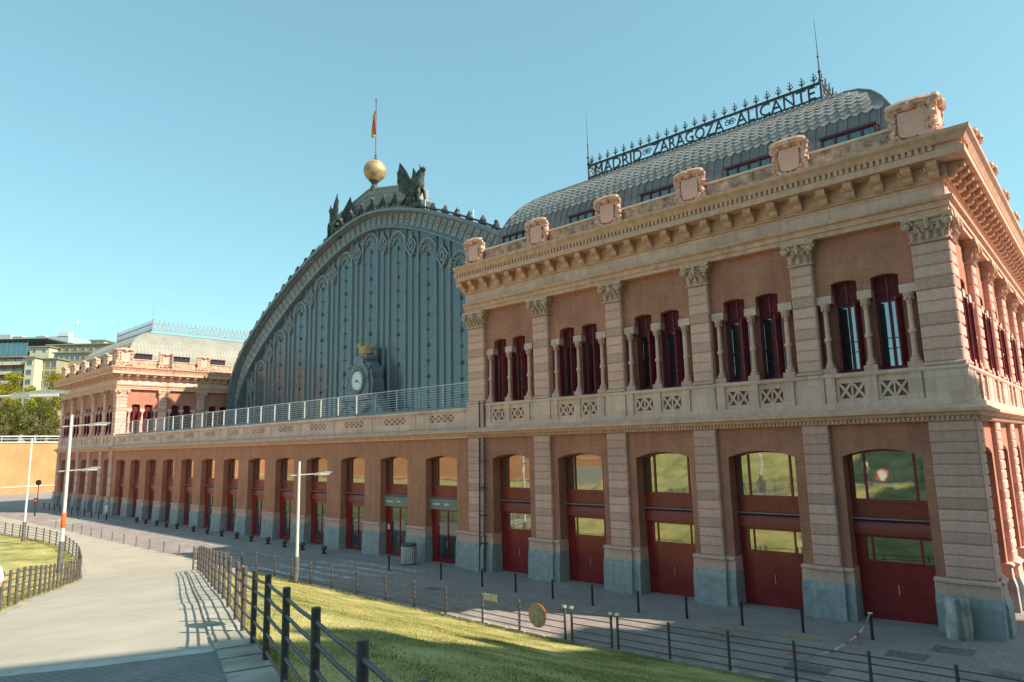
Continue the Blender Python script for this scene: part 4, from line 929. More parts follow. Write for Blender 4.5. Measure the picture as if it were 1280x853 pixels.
blade_m = mat('grass_blade', (.28, .285, .065), .8, noise=.2, nscale=.55, col2=(.52, .45, .18), island=.3)
o = gb_.build('grass_blades', blade_m, recalc=False); o['kind'] = 'stuff'
# ================================================================ fences
def fence(name, posts, label, cat='fence', group=None, r=.043, h=1.1, rails=(.14, .36, .58, .80, .98), sag=0, rr=.019, mt=None, zf=None):
    zf = zf or (lambda x, y: H(x, y)); x0, y0 = posts[len(posts)//2]; t = thing(name, (x0, y0, zf(x0, y0)), label, cat, group); mt = mt or M['fence']
    for x, y in posts:
        z = zf(x, y); mb = MB(); mb.lathe((x, y, 0), [(r, z-.1), (r, z+h-.02), (r*.96, z+h-.004), (r*.8, z+h)], 10)
        [mb.ball((x, y, z+q), r*1.06, 6, 4) for q in rails]; mb.build('post', mt, t, 40)
    for q in rails:
        pts = []
        for i, (x, y) in enumerate(posts):
            pts.append((x, y, zf(x, y)+q))
        if sag:
            P2 = [pts[0]]
            for a, b in zip(pts, pts[1:]): P2 += [((a[0]+b[0])/2, (a[1]+b[1])/2, (a[2]+b[2])/2-sag), b]
            pts = P2
        MB().tube(pts, rr, 6).build('rail', mt, t, 40)
        st = MB()
    return t
up0 = [(2.6, -25.75), (1.5, -25.25), (.37, -24.56), (-1.17, -24.02), (-2.78, -23.43), (-4.3, -22.85), (-5.75, -22.3), (-7.23, -21.62), (-8.57, -21.15), (-10.35, -20.45), (-11.83, -19.95), (-13.3, -19.4), (-14.9, -18.8), (-16.45, -18.2), (-18.3, -17.5), (-20.1, -16.85), (-22, -16.1), (-24, -15.3), (-26, -14.5), (-28.0, -13.75)]
up = [(x, F1(x)+.2) for x, y in up0]
fence('path_fence', up, 'dark fence with five sagging rails along the path, nearest at the bottom', sag=.012, zf=lambda x, y: zp(x)-.02)
fence('path_fence', [(-28.9, -13.4), (-30.2, -12.0), (-31.5, -10.5), (-32.6, -9.2)], 'short dark fence closing the tip of the right lawn towards the plaza')
lowf = [(-31.3-(-0)+0, -7.95)]; lowf = [(-33.4, -7.95), (-31.29, -7.95), (-29.5, -7.95), (-27.63, -7.95), (-25.69, -7.95), (-23.54, -7.95), (-21.33, -7.95), (-19.3, -7.95), (-17.27, -7.95), (-15.14, -7.95), (-13.2, -7.95), (-11.05, -7.95)]
fence('street_fence', lowf, 'long thin five rail fence between the sunny lawn and the street, left of the gate', zf=lambda x, y: gz(x)+.02)
gt = fence('fence_gate', [(-10.75, -7.95), (-9.1, -7.95)], 'narrow five rail gate with pale caps in the fence below the lawn', 'gate', zf=lambda x, y: gz(x)+.02)
for x in (-11.05, -10.75, -8.85, -9.1): MB().box(WF, x-.055, x+.055, -8.0, -7.9, gz(x)+1.09, gz(x)+1.17).build('cap', M['galv'], gt)
fence('street_fence', [(-8.85, -7.95), (-6.95, -7.95), (-5.0, -7.95), (-3.1, -7.95), (-1.2, -7.95), (.7, -7.95), (2.6, -7.95), (4.5, -7.95)], 'five rail street fence right of the gate, running out at the lower right', zf=lambda x, y: gz(x)+.02)
lf = [(-15.2, GL(-15.2)-.1)]
xs_ = [-15.2-1.05*i for i in range(23)]
lfp = [(x, GL(x)-.12) for x in xs_]; x = xs_[-1]
while x > -84: x -= 1.9 if x < -45 else 1.3; lfp.append((x, GL(x)-.12))
fence('lawn_fence', lfp, 'curving grey five rail fence round the left hand lawn', mt=M['boll2'] if 'boll2' in M else M['fence'])
# ================================================================ bollards
ORD = ['first', 'second', 'third', 'fourth', 'fifth', 'sixth', 'seventh', 'eighth', 'ninth', 'tenth', 'eleventh', 'twelfth', 'thirteenth', 'fourteenth', 'fifteenth', 'sixteenth', 'seventeenth', 'eighteenth', 'nineteenth', 'twentieth']
def bollard(h, r, m):
    t = thing('bollard', (0, 0, 0), 'x', 'bollard')
    MB().lathe((0, 0, 0), [(r*1.25, -.05), (r*1.25, .02), (r, .03), (r, h-.14)], 12).build('shaft', m, t, 40)
    MB().lathe((0, 0, 0), [(r, h-.14), (r*1.12, h-.13), (r*1.12, h-.05), (r*.95, h-.015), (r*.5, h)], 12).build('cap', m, t, 40)
    return t
def row(proto, pts, lab, grp):
    for i, (x, y) in enumerate(pts):
        o = proto if i == 0 else copy_tree(proto); o.location = (x, y, gz(x) if y > -8.15 else H(x, y)); o['label'] = lab(i); o['group'] = grp
row(bollard(.84, .048, M['boll']), [(-2.61, -2.35), (-4.75, -2.6), (-6.85, -2.8), (-9.0, -2.95), (-11.1, -3.05), (-13.35, -3.08), (-15.5, -3.12), (-17.75, -3.1), (-19.95, -3.12), (-23.0, -3.1), (-27.4, -3.1)],
    lambda i: 'slim black bollard before the near brick fronts, %s from the right' % ORD[i], 'black bollards before the station doors')
row(bollard(.84, .05, M['boll']), [(-76.5-2.6*k, -2.6+.05*k) for k in range(11)], lambda i: 'dark bollard before the far pavilion, %s counting from the right' % ORD[i], 'dark bollards before the far pavilion')
row(bollard(.76, .05, mat('brown_bollard_paint', (.17, .145, .125), .6)), [(-38.5-2.62*k, -8.1) for k in range(14)], lambda i: 'thin grey steel bollard on the sunlit paving, %s counting from the near end' % ORD[i], 'grey steel bollards across the sunlit plaza')
lb = thing('low_bollard', (0, 0, 0), 'x', 'bollard')
MB().lathe((0, 0, 0), [(.17, -.02), (.17, .05), (.09, .09), (.08, .2)], 10).build('foot', M['boll'], lb, 40)
MB().lathe((0, 0, .36), [(.05, -.2), (.15, -.13), (.2, 0), (.19, .07), (.12, .14), (.03, .17)], 12).build('head', M['fence'], lb, 50)
row(lb, [(-36.2, -1.75), (-39.0, -1.7), (-41.4, -1.7), (-44.0, -1.6), (-46.6, -1.6), (-49.2, -1.5), (-51.9, -1.5), (-54.6, -1.5), (-57.5, -1.45), (-61.2, -1.4), (-63.6, -1.4), (-66.0, -1.4), (-68.8, -1.4), (-71.4, -1.35)],
    lambda i: 'squat round headed iron bollard by the arcade, %s from the right' % ORD[i], 'squat bollards along the arcade piers')
# ================================================================ lamps
def lamp(x, y, z, h, arms, label, az):
    t = thing('street_lamp', (x, y, z), label, 'street lamp', 'street lamps')
    MB().lathe((x, y, 0), [(.15, z-.1), (.15, z+.05), (.135, z+.08), (.125, z+1.35), (.12, z+1.36)], 10).build('base', M['lampbase'], t, 40)
    MB().lathe((x, y, 0), [(.085, z+1.3), (.075, z+h*.6), (.06, z+h-.05), (.05, z+h)], 10).build('pole', M['lamp'], t, 40)
    T = Vector((math.cos(az), math.sin(az), 0)); F = Fr((x, y, 0), T, (-T.y, T.x, 0))
    for zz, L in arms:
        a = MB(); a.tube([F(-.45, 0, z+zz-.04), F(L*.55, 0, z+zz+.03)], .032, 6); a.cyl(F(0, 0, z+zz-.1), F(0, 0, z+zz+.08), .08, n=8); am = a.build('arm', M['lamp'], t)
        hd = MB(); hd.prof(Fr((x, y, 0), (-T.y, T.x, 0), T), [(L*.52, z+zz-.05), (L*1.08, z+zz+.05), (L*1.1, z+zz+.13), (L*.9, z+zz+.16), (L*.52, z+zz+.07)], -.085, .085); hd.build('lamp_head', M['galv'], am)
        MB().box(F, L*.72, L*1.03, -.1, .1, z+zz-.015, z+zz+.045).build('lens', M['white'], am)
    return t
lamp(-28.4, -8.3, -1.5, 6.25, [(5.55, 1.6)], 'pale street lamp with one arm standing at the street side of the right lawn', R(40))
l2 = lamp(-34.6, -17.35, -.15, 7.5, [(4.75, 1.5), (6.95, 1.8)], 'tall pale street lamp with two arms and orange band by the left lawn', R(40))
MB().lathe((-34.6, -17.35, 0), [(.09, 1.85), (.105, 1.87), (.105, 2.55), (.09, 2.57)], 10).build('orange_band', M['torange'], l2, 40)
lamp(-60.8, -13.2, -1.1, 7.9, [], 'grey lamp column without arms standing beyond the left lawn', R(40))
lamp(-17.3, -24.2, 1.3, 6.15, [(5.5, 2.4)], 'street lamp at the left edge, only its head and arm showing', R(40))
# ================================================================ signs, bins, tape, guard stone
sg = thing('round_sign', (-7.85, -21.35, 2.2), 'orange rimmed round traffic sign seen edge on, tied to the path fence', 'traffic sign')
FA = Vector((-1.0, .38, 0)).normalized(); FN = Vector((FA.y, -FA.x, 0)); Gs = Fr((-7.95, -21.42, 0), FA, FN)
def disc(mb, F, c, z, r, d0, d1, n=28): mb.prism(F, [(c+r*math.cos(2*PI*i/n), z+r*math.sin(2*PI*i/n)) for i in range(n)], d0, d1)
mb = MB(); disc(mb, Gs, 0, 2.87, .36, .05, .075); mb.build('back_plate', M['torange'], sg)
mb = MB(); disc(mb, Gs, 0, 2.87, .27, .07, .079); mb.build('face', M['white'], sg)
s2 = thing('round_sign', (-12.2, -7.9, -1.4), 'orange rimmed round sign seen from behind on the street fence by the gate', 'traffic sign')
mb = MB(); disc(mb, FF, -12.25, -.80, .40, 8.02, 8.04); mb.build('back_plate', M['backmetal'], s2)
mb = MB(); mb.tube([FF(-12.25+.41*math.cos(2*PI*i/28), 8.03, -.80+.41*math.sin(2*PI*i/28)) for i in range(29)], .018, 5); mb.build('rim', M['torange'], s2)
pl = thing('fence_plate', (-14.6, -8, -.6), 'small faded yellow white plate on the top rails of the street fence', 'sign'); mb = MB(); mb.box(FF, -15.0, -14.3, 8.0, 8.015, -.62, -.36); mb.build('plate', mat('faded_plate', (.36, .33, .25), .6, noise=.3, nscale=9), pl)
t = thing('traffic_sign', (-96, -4.5, -1.5), 'grey backed round traffic sign on a thin pole before the orange wall', 'traffic sign')
B = at(47, 622, 100); T_ = at(49.5, 603.5, 100)
MB().cyl((B.x, B.y, -1.6), (B.x, B.y, T_.z), .06, n=6).build('pole', M['lampbase'], t)
mb = MB(); G2 = Fr((B.x, B.y, 0), (.68, .73, 0), (.73, -.68, 0)); disc(mb, G2, 0, T_.z, .42, .05, .1, 16); mb.build('back_plate', M['lampbase'], t)
t = thing('traffic_light', (-80, -11, -1.5), 'small post with a red signal light beside the far grey lamp column', 'traffic light')
B = at(44, 637, 78); MB().cyl((B.x, B.y, -1.6), (B.x, B.y, B.z+.5), .08, n=8).build('post', M['boll'], t); MB().box(WF, B.x-.2, B.x+.2, B.y-.2, B.y+.2, B.z+.3, B.z+1.3).build('housing', M['boll'], t)
MB().ball((B.x+.22, B.y-.12, B.z+1.0), .15, 8, 6).build('lens', M['tred'], t)
bn = thing('litter_bin', (-28.1, -1.1, -1.5), 'large fluted grey metal litter bin between the two signed doors', 'litter bin')
mb = MB(); zb = -1.5
for i in range(24):
    a = 2*PI*i/24; mb.cyl((-28.1+.42*math.cos(a), -1.1+.42*math.sin(a), zb+.08), (-28.1+.42*math.cos(a), -1.1+.42*math.sin(a), zb+1.05), .055, n=5)
mb.lathe((-28.1, -1.1, 0), [(.41, zb+.05), (.41, zb+1.06)], 20); mb.build('body', M['galv'], bn, 40)
MB().lathe((-28.1, -1.1, 0), [(.46, zb+1.05), (.47, zb+1.1), (.44, zb+1.2), (.25, zb+1.22)], 20).build('lid', M['lampbase'], bn, 40)
MB().lathe((-28.1, -1.1, 0), [(.45, zb-.02), (.45, zb+.08)], 20).build('foot', M['lampbase'], bn, 40)
bn = thing('litter_bin', (-78.6, -1.9, -1.5), 'small pale litter bin on a stem near the far crossing', 'litter bin')
MB().cyl((-78.6, -1.9, -1.6), (-78.6, -1.9, -.9), .05, n=8).build('stem', M['lampbase'], bn); MB().lathe((-78.6, -1.9, 0), [(.2, -1.05), (.24, -.95), (.26, -.1), (.2, -.02)], 12).build('basket', M['galv'], bn, 40)
gs = MB(); gs.lathe((-.40, -.72, 0), [(.38, -1.5), (.39, -1.0), (.375, -.2), (.36, .0), (.30, .07), (.12, .09)], 24)
o = gs.build('guard_stone', mat('worn_grey_stone', (.45, .44, .42), .85, noise=.18, nscale=2, bump=.3, bscale=20, streak=.5), None, 50); tag(o, 'stout worn cylindrical guard stone leaning at the foot of the near corner', 'guard stone')
tp = thing('barrier_tape', (-2.7, -3.5, -1.3), 'red and white barrier tape tied to the right bollard and trailing across the pavement', 'tape')
pa = [Vector(p) for p in ((-2.61, -2.42, -.45), (-2.68, -2.9, -.75), (-2.78, -3.4, -.95), (-3.0, -3.95, -1.13), (-3.3, -4.6, -1.27), (-3.7, -5.2, -1.315), (-4.3, -5.5, -1.32))]
for i in range(len(pa)-1):
    for k in range(3):
        a = pa[i].lerp(pa[i+1], k/3); b = pa[i].lerp(pa[i+1], (k+1)/3); mb = MB(); u = Vector((.01*math.sin(i*3+k), .0, .028)); mb.add([a-u, b-u, b+u, a+u, a-u+Vector((.004, .002, 0)), b-u+Vector((.004, .002, 0)), b+u+Vector((.004, .002, 0)), a+u+Vector((.004, .002, 0))], [(0, 1, 2, 3), (4, 5, 6, 7), (0, 1, 5, 4), (3, 2, 6, 7), (0, 3, 7, 4), (1, 2, 6, 5)])
        mb.build('tape_length', M['tred'] if (i*3+k) % 3 == 2 else M['white'], tp)
mb = MB(); mb.tube([(-2.78, -3.38, -.93), (-2.72, -3.45, -1.05), (-2.7, -3.46, -1.2)], .02, 4); mb.ball((-2.78, -3.38, -.93), .05, 6, 4); mb.build('knot', M['tred'], tp)
mb = MB(); mb.tube([(-2.61+.06*math.cos(a), -2.35+.06*math.sin(a), -.44) for a in [PI*i/6 for i in range(13)]], .02, 4); mb.build('knot', M['white'], tp)
# ================================================================ person at the left edge
ps = thing('person', (0, 0, 0), 'person in white short sleeved shirt at the left edge, only a sleeve showing', 'person')
skinm = mat('skin', (.50, .27, .19), .6, noise=.05); shirt = mat('white_shirt_cloth', (.74, .78, .80), .85, noise=.05, nscale=8); jeans = mat('dark_blue_jeans', (.05, .07, .13), .9, noise=.15, nscale=10); hair = mat('brown_hair', (.06, .035, .02), .7)
V = [(0, 0, .95), (0, .01, 1.15), (0, .02, 1.38), (0, .01, 1.5), (0, -.01, 1.6), (0, -.02, 1.72),
     (.11, 0, .9), (.12, -.02, .5), (.12, .02, .09), (.12, -.14, .04), (-.11, 0, .9), (-.12, .05, .5), (-.12, .1, .09), (-.12, -.06, .04),
     (.19, .01, 1.42), (.25, .03, 1.16), (.06, -.20, 1.12), (-.19, .01, 1.42), (-.25, .03, 1.16), (-.06, -.20, 1.12)]
Ed = [(0, 1), (1, 2), (2, 3), (3, 4), (4, 5), (0, 6), (6, 7), (7, 8), (8, 9), (0, 10), (10, 11), (11, 12), (12, 13), (2, 14), (14, 15), (15, 16), (2, 17), (17, 18), (18, 19)]
rr = [(.15, .11), (.14, .1), (.16, .11), .06, .085, .095, .09, .06, .045, .045, .09, .06, .045, .045, .065, .045, .032, .065, .045, .032]
body = skin('body', V, Ed, rr, skinm, ps, 2, 0)
hnd = MB()
for sx, (wx, wy, wz) in ((1, (.05, -.21, 1.14)), (-1, (-.05, -.21, 1.14))):
    hnd.ball((wx, wy-.03, wz-.06), (.022, .042, .055), 8, 6)
    for k, L in enumerate((.07, .08, .075, .06)):
        y0_ = wy-.06+k*.02; hnd.tube([(wx, y0_, wz-.1), (wx-sx*.008, y0_-.005, wz-.1-L*.5), (wx-sx*.025, y0_-.008, wz-.1-L)], [.0095, .009, .007], 6)
    hnd.tube([(wx-sx*.01, wy-.07, wz-.04), (wx-sx*.015, wy-.1, wz-.08), (wx-sx*.02, wy-.1, wz-.115)], [.012, .011, .008], 6)
hnd.build('hands', skinm, ps, 60, local=True)
skin('shirt', [(0, 0, .93), (0, .01, 1.15), (0, .02, 1.38), (0, .01, 1.47), (.19, .01, 1.42), (.235, .025, 1.2), (-.19, .01, 1.42), (-.235, .025, 1.2)], [(0, 1), (1, 2), (2, 3), (2, 4), (4, 5), (2, 6), (6, 7)], [(.175, .135), (.165, .125), (.18, .13), .075, .09, .085, .09, .085], shirt, ps, 2, 0)
skin('trousers', [(0, 0, .98), (0, 0, .92), (.11, 0, .86), (.12, -.02, .5), (.12, .02, .12), (-.11, 0, .86), (-.12, .05, .5), (-.12, .1, .12)], [(0, 1), (1, 2), (2, 3), (3, 4), (1, 5), (5, 6), (6, 7)], [(.155, .12), (.16, .12), .11, .085, .075, .11, .085, .075], jeans, ps, 2, 0)
mb = MB(); mb.ball((0, .02, 1.69), (.1, .115, .13), 12, 9, .03); mb.build('hair', hair, ps, 60, local=True)
fc = MB(); fc.ball((0, -.115, 1.63), (.014, .022, .02), 6, 5); fc.box(WF, -.03, .03, -.112, -.1, 1.575, 1.582)
for s_ in (-1, 1): fc.ball((s_*.035, -.095, 1.66), .011, 6, 5); fc.ball((s_*.095, 0, 1.64), (.014, .025, .035), 6, 5)
fc.build('face_features', skinm, ps, 60, local=True)
for s_, yy in ((1, .02), (-1, .1)): m_ = MB(); m_.ball((s_*.12, yy-.07, .045), (.055, .15, .05), 10, 6); m_.build('shoe', jeans, ps, 60, local=True)
pp_ = at(-17, 693, 11.0); ps.location = (pp_.x, pp_.y, H(pp_.x, pp_.y)); ps.rotation_euler = (0, 0, R(42))
ORG_OK = True
# ================================================================ retaining walls and what stands beyond
def rect_wall(name, p, q, z0, z1, label, th=.8):
    p = Vector((*p, 0)); q = Vector((*q, 0)); T = (q-p).normalized(); N_ = Vector((T.y, -T.x, 0)); L = (q-p).length; F = Fr(p, T, N_)
    t = thing(name, (p.x, p.y, z0), label, 'wall')
    MB().box(F, 0, L, -th, 0, z0, z1).build('wall', M['orange'], t); MB().box(F, -.1, L+.1, -th-.1, .18, z1, z1+.3).build('coping', M['pale'], t)
    MB().box(F, 0, L, -th+.1, .12, z0, z0+1.2).build('footing_band', M['orange'], t); MB().box(F, 0, L, 0, .2, z0+1.2, z0+1.45).build('ledge', M['pale'], t)
    return t, F, L
w1, FW, LW = rect_wall('retaining_wall', (-152.5, -55), (-156, 34), -1.6, 8.1, 'tall sunlit orange retaining wall with pale coping, left of the far pavilion')
rect_wall('retaining_wall', (-62, -57), (-152, -55), -1.6, 8.3, 'orange retaining wall behind the lawns, outside the left of the picture')
rect_wall('retaining_wall', (-6, -60), (-62, -57), 2, 9.5, 'low orange wall at the top of the grass bank, outside the picture')
tr_ = MB(); tr_.box(FW, -30, LW+160, -200, -.8, 6.8, 7.6); o = tr_.build('upper_terrace', mat('terrace_earth', (.22, .17, .08), .95, nscale=.3)); o['kind'] = 'structure'
pr_ = thing('pipe_railing', (-153, -20, 8.1), 'pale pipe railing along the top of the orange wall', 'railing')
MB().cyl(FW(0, -.3, 9.4), FW(LW, -.3, 9.4), .08, n=6).build('rail', M['galv'], pr_); MB().cyl(FW(0, -.3, 8.9), FW(LW, -.3, 8.9), .05, n=5).build('rail', M['galv'], pr_)
for k in range(18): MB().cyl(FW(LW*k/17, -.3, 8.2), FW(LW*k/17, -.3, 9.4), .07, n=5).build('post', M['galv'], pr_)
# -------- trees
def leafmat(n, c, c2): 
    m = mat(n, c, .75, noise=.15, nscale=.5, col2=c2, island=.45); m.node_tree.nodes['Principled BSDF'].inputs['Specular IOR Level'].default_value = .2; return m
LM = [leafmat('yellow_green_leaf', (.30, .30, .02), (.52, .45, .05)), leafmat('olive_leaf', (.17, .17, .05), (.26, .24, .09)), leafmat('deep_green_leaf', (.13, .16, .03), (.25, .25, .05))]
def tree(u, vt, vb, wpx, d, k, label, dens=1.):
    c0 = at(u, vb, d); top = at(u, vt, d); zb = 7.5; Hh = top.z-zb; Wd = wpx*d/FPX
    t = thing('tree', (c0.x, c0.y, zb), label, 'tree', 'trees above the orange wall'); rnd = random.Random(int(u*13+vt))
    tk = MB(); tk.tube([(c0.x, c0.y, zb-.3), (c0.x+.1, c0.y, zb+Hh*.25), (c0.x-.1, c0.y+.1, zb+Hh*.5), (c0.x, c0.y, zb+Hh*.8)], [.4, .3, .2, .06], 7); cl_ = []
    zc = zb+Hh*.6
    for i in range(int(16*dens)):
        a = rnd.uniform(0, 2*PI); q = rnd.uniform(.2, 1); e = rnd.uniform(-.9, 1); rad = Wd*.42*math.sqrt(max(0, 1-e*e*.75))*q
        p = Vector((c0.x+rad*math.cos(a), c0.y+rad*math.sin(a), zc+e*Hh*.36)); cl_.append((p, Wd*rnd.uniform(.11, .2)))
        tk.tube([(c0.x, c0.y, zb+Hh*.35), ((c0.x+p.x)/2, (c0.y+p.y)/2, (zb+Hh*.35+p.z)/2+.3), tuple(p)], [.13, .08, .03], 4)
    tk.build('trunk', M['wood'], t)
    lf_ = MB()
    for p, r in cl_:
        for i in range(int(300*dens)):
            v = Vector((rnd.gauss(0, 1), rnd.gauss(0, 1), rnd.gauss(0, .8))); v = v.normalized()*r*rnd.uniform(.45, 1.12); q = p+v; s = rnd.uniform(.10, .24)
            a = Vector((rnd.uniform(-1, 1), rnd.uniform(-1, 1), rnd.uniform(-1, 1))).normalized()*s; b = a.orthogonal().normalized()*s*.8
            lf_.add([q-a, q-b*.7, q+a, q+b*.7], [(0, 1, 2, 3)])
    lf_.build('crown', LM[k], t, recalc=False)
for a in [(8, 466, 556, 40, 176, 0, 'bright yellow green tree at the left edge above the orange wall', 1.5),
          (33, 480, 556, 30, 172, 0, 'smaller yellow green tree between two taller ones above the orange wall', 1.2),
          (62, 466, 556, 40, 174, 0, 'big leafy yellow green tree beside the far pavilion cornice', 1.6),
          (-14, 470, 556, 40, 176, 0, 'yellow green tree just outside the left edge', 1.),
          (48, 498, 556, 52, 168, 2, 'dark green tree in front of the big bright one', 1.3),
          (12, 505, 556, 44, 166, 2, 'dark green bushy tree low at the left above the wall', 1.2),
          (38, 520, 558, 34, 160, 1, 'round olive green shrub tree above the middle of the orange wall', 1.),
          (6, 522, 558, 30, 160, 1, 'olive green shrub tree above the wall at the left edge', .9),
          (68, 526, 558, 26, 160, 1, 'olive green shrub tree against the far pavilion', .9)]: tree(*a)
# -------- apartment blocks and the modern roof
wallm = [mat('beige_render', (.34, .30, .20), .9, nscale=.2, noise=.06), mat('brown_red_brick', (.21, .12, .10), .9, nscale=.3, noise=.08), mat('cream_render', (.52, .47, .35), .9, nscale=.2, noise=.05), mat('tan_stone', (.36, .24, .13), .9, nscale=.2, noise=.06), mat('grey_green_roof', (.22, .24, .20), .8, nscale=.2, noise=.06)]
winm = glass_mat('far_window', (.05, .05, .06), (.7, .8, .85), .12)
def block(u0, u1, vt, d, dep, m, rows, cols, label, z0=7, roof=4, wh=1.5, ww=1.3, bal=False):
    A = at(u0, vt, d); B = at(u1, vt, d); A.z = B.z = (A.z+B.z)/2; T = (B-A); T.z = 0; L = T.length; T.normalize(); N_ = Vector((T.y, -T.x, 0)); zt = A.z; F = Fr((A.x, A.y, 0), T, N_)
    t = thing('apartment_building' if rows > 1 else 'building', (A.x, A.y, z0), label, 'building')
    MB().box(F, 0, L, -dep, 0, z0, zt-.4).build('wall', m, t); MB().box(F, -.5, L+.5, -dep-.5, .6, zt-.4, zt).build('roof_edge', wallm[roof], t)
    fh = 3.2
    for r in range(rows):
        for c in range(cols):
            s = L*(c+.5)/cols; z = zt-1.2-fh*r-wh
            if z < z0+1: continue
            w = MB(); w.box(F, s-ww/2-.12, s+ww/2+.12, -.05, .1, z-.14, z+wh+.12); f = w.build('window', wallm[2], t)
            MB().box(F, s-ww/2, s+ww/2, 0, .13, z, z+wh).build('pane', winm, f)
            if bal: b = MB(); b.box(F, s-ww/2-.6, s+ww/2+.6, 0, 1.1, z-.35, z-.15); b.box(F, s-ww/2-.6, s+ww/2+.6, 1.02, 1.1, z-.15, z+.75); b.build('balcony', wallm[2], t)
    return t, F, L, zt
block(-30, 32, 446, 225, 14, wallm[1], 4, 5, 'brown red brick apartment block with cream balconies at the left edge', bal=True, ww=2.4)
block(32, 44, 446, 222, 14, wallm[2], 5, 1, 'narrow cream bay of flats between brick and beige blocks', ww=1.6)
block(42, 72, 448, 226, 16, wallm[0], 5, 4, 'beige apartment block with dark windows above the trees', ww=1.6, wh=2.)
block(68, 128, 440, 232, 16, wallm[0], 6, 9, 'long beige apartment block behind the far pavilion roof', ww=1.3)
t, F, L, zt = block(60, 150, 430, 255, 16, wallm[3], 1, 9, 'tan upper storey of the long block behind', roof=4)
block(114, 131, 425, 262, 14, wallm[2], 2, 2, 'cream rooftop pavilion standing highest beside the far mansard roof', ww=1.3)
block(38, 62, 433, 250, 12, wallm[2], 1, 2, 'plain white gable next to the glass storey', ww=1., wh=1.)
# glazed modern storey with a dark overhanging roof, pale plant volumes above
A = at(-60, 441, 262); B = at(34, 441, 262); T = B-A; T.z = 0; L = T.length; T.normalize(); F = Fr((A.x, A.y, 0), T, (T.y, -T.x, 0)); zb = at(10, 444, 262).z; zt = at(10, 427, 262).z
t = thing('office_building', (A.x, A.y, 7), 'modern building with blue glass storey and dark overhanging roof at the left edge', 'building')
MB().box(F, 0, L, -22, -.1, 7, zb).build('wall', wallm[2], t); MB().box(F, 0, L, -20, -.02, zb, zt).build('glazing', glass_mat('blue_glass', (.03, .10, .14), (.6, .85, .95), .25), t)
m_ = MB()
for k in range(16): m_.box(F, L*k/15-.1, L*k/15+.1, 0, .12, zb, zt)
m_.build('mullions', M['white'], t)
r_ = MB(); r_.prof(F, [(-25, zt), (3.0, zt), (3.2, zt+.5), (-25, zt+1.0)], -2, L+10); r_.box(F, L+9.9, L+40, -25, -4, zt-2.6, zt-1.9); r_.build('roof', M['irond'], t)
pv = thing('rooftop_plant', (A.x, A.y, zt), 'large pale blue grey rooftop volume above the modern building', 'building')
m_ = MB(); za = at(10, 427, 285).z; zc_ = at(10, 408, 285).z; A2 = at(14, 420, 285); B2 = at(86, 420, 285); T2 = (B2-A2); T2.z = 0; L2 = T2.length; T2.normalize(); F2_ = Fr((A2.x, A2.y, 0), T2, (T2.y, -T2.x, 0))
pgm = mat('pale_blue_cladding', (.38, .43, .45), .8, noise=.03, nscale=.1)
m_.box(F2_, 0, L2, -20, 0, 20, at(50, 421, 285).z); m_.box(F2_, -40, .5, -18, 1, 20, at(0, 419, 285).z); m_.build('cladding', pgm, pv)
m_ = MB(); zz = at(50, 421, 285).z; 
for a_, b_2, h_ in ((.82, .99, 1.6), (.02, .2, .6), (.45, .6, .5)): MB().box(F2_, L2*a_, L2*b_2, -3, .2, zz, zz+h_).build('vent', M['lamp'], pv)
for u, v0, v1, d in ((86, 432, 401, 270), (97, 432, 403, 275)):
    a, b = at(u, v0, d), at(u, v1, d); t = thing('mast', (a.x, a.y, a.z-4), 'thin mast on the roofs with a %s' % ('white box at its foot' if u == 86 else 'white antenna at its top'), 'mast'); MB().cyl((a.x, a.y, a.z-8), tuple(b), .12, .07, 5).build('pole', M['galv'], t)
    c = a if u == 86 else b; MB().box(Fr(c, (1, 0, 0), (0, 1, 0)), -.3, .3, -.3, .3, -.5, .5).build('antenna', M['white'], t)
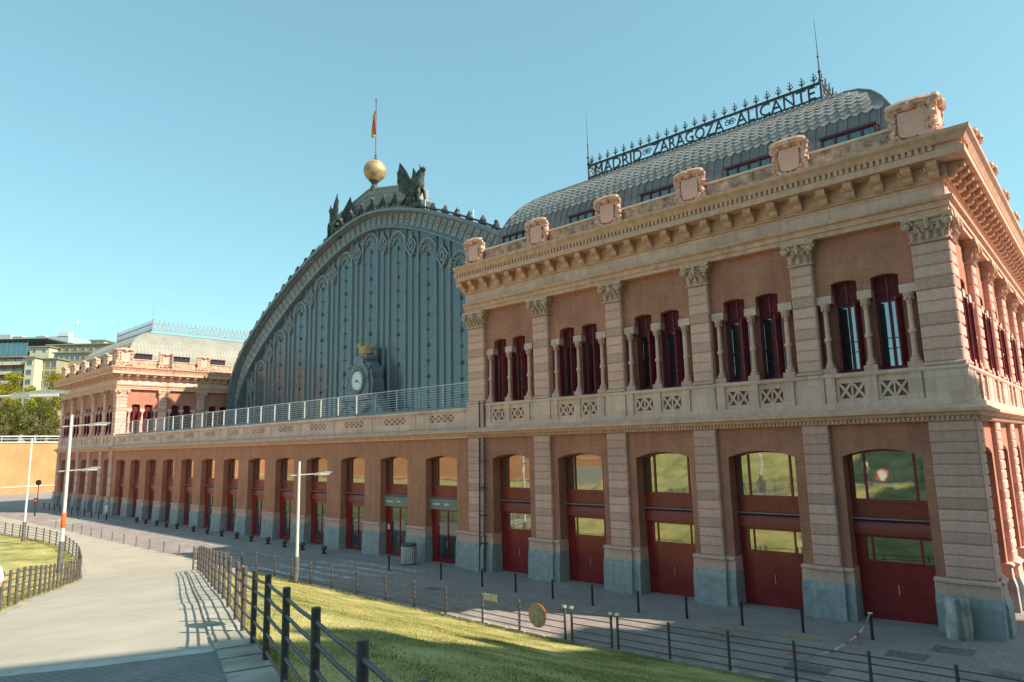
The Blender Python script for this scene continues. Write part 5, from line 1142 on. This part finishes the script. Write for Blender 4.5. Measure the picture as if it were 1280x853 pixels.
# -------- unseen block added beyond the right edge, outline shaped to shade street and path
sb_ = thing('shade_block', (40, -20, 0), 'tall unseen block outside the frame on the right, added to shade the street', 'building')
poly = [(-95, -2), (13.4, -2), (13.4, 33.6), (1.9, 34.1), (-8.7, 34.6), (-10.9, 36.9), (-14, 40), (-30, 46), (-95, 46)]
cas = MB(); cas.prism(Fr((30, 0, 0), (0, 1, 0), (1, 0, 0)), poly, 0, 22); cas.build('wall', wallm[0], sb_)
for k in range(14):
    for r in range(9):
        f = MB().box(WF, 29.9, 30, -80+6.6*k, -77+6.6*k, 3+3.8*r, 5.2+3.8*r).build('window', winm, sb_)
# ================================================================ light
SUNV = Vector((1.12, .40, 1.0)).normalized(); el = math.asin(SUNV.z); az = math.atan2(SUNV.x, SUNV.y)
w = bpy.data.worlds.new('World'); S.world = w; w.use_nodes = True; nt = w.node_tree; bg = nt.nodes['Background']
sky = nt.nodes.new('ShaderNodeTexSky'); sky.sky_type = 'NISHITA'; sky.sun_disc = False; sky.sun_elevation = el; sky.sun_rotation = az; sky.air_density = 1.0; sky.dust_density = 1.2; sky.ozone_density = 1.0; sky.altitude = 600
hs = nt.nodes.new('ShaderNodeMix'); hs.data_type = 'RGBA'; hs.blend_type = 'MULTIPLY'; hs.inputs['Factor'].default_value = 1; hs.inputs['B'].default_value = SKYTINT
gm = nt.nodes.new('ShaderNodeGamma'); gm.inputs['Gamma'].default_value = .6; nt.links.new(sky.outputs[0], gm.inputs['Color']); nt.links.new(gm.outputs[0], hs.inputs['A']); nt.links.new(hs.outputs['Result'], bg.inputs['Color']); bg.inputs['Strength'].default_value = SKYS
sd_ = bpy.data.lights.new('sun', 'SUN'); sd_.energy = SUNS; sd_.angle = R(.5); sd_.color = (1, .89, .71); so = bpy.data.objects.new('sun', sd_); COL.objects.link(so)
so.rotation_euler = SUNV.to_track_quat('Z', 'Y').to_euler()
S.view_settings.view_transform = 'Standard'; S.view_settings.look = 'None'; S.view_settings.exposure = EXPO; S.view_settings.gamma = 1
S.render.engine = 'CYCLES'; S.cycles.max_bounces = 6; S.cycles.diffuse_bounces = 3; S.cycles.glossy_bounces = 4; S.cycles.transparent_max_bounces = 8
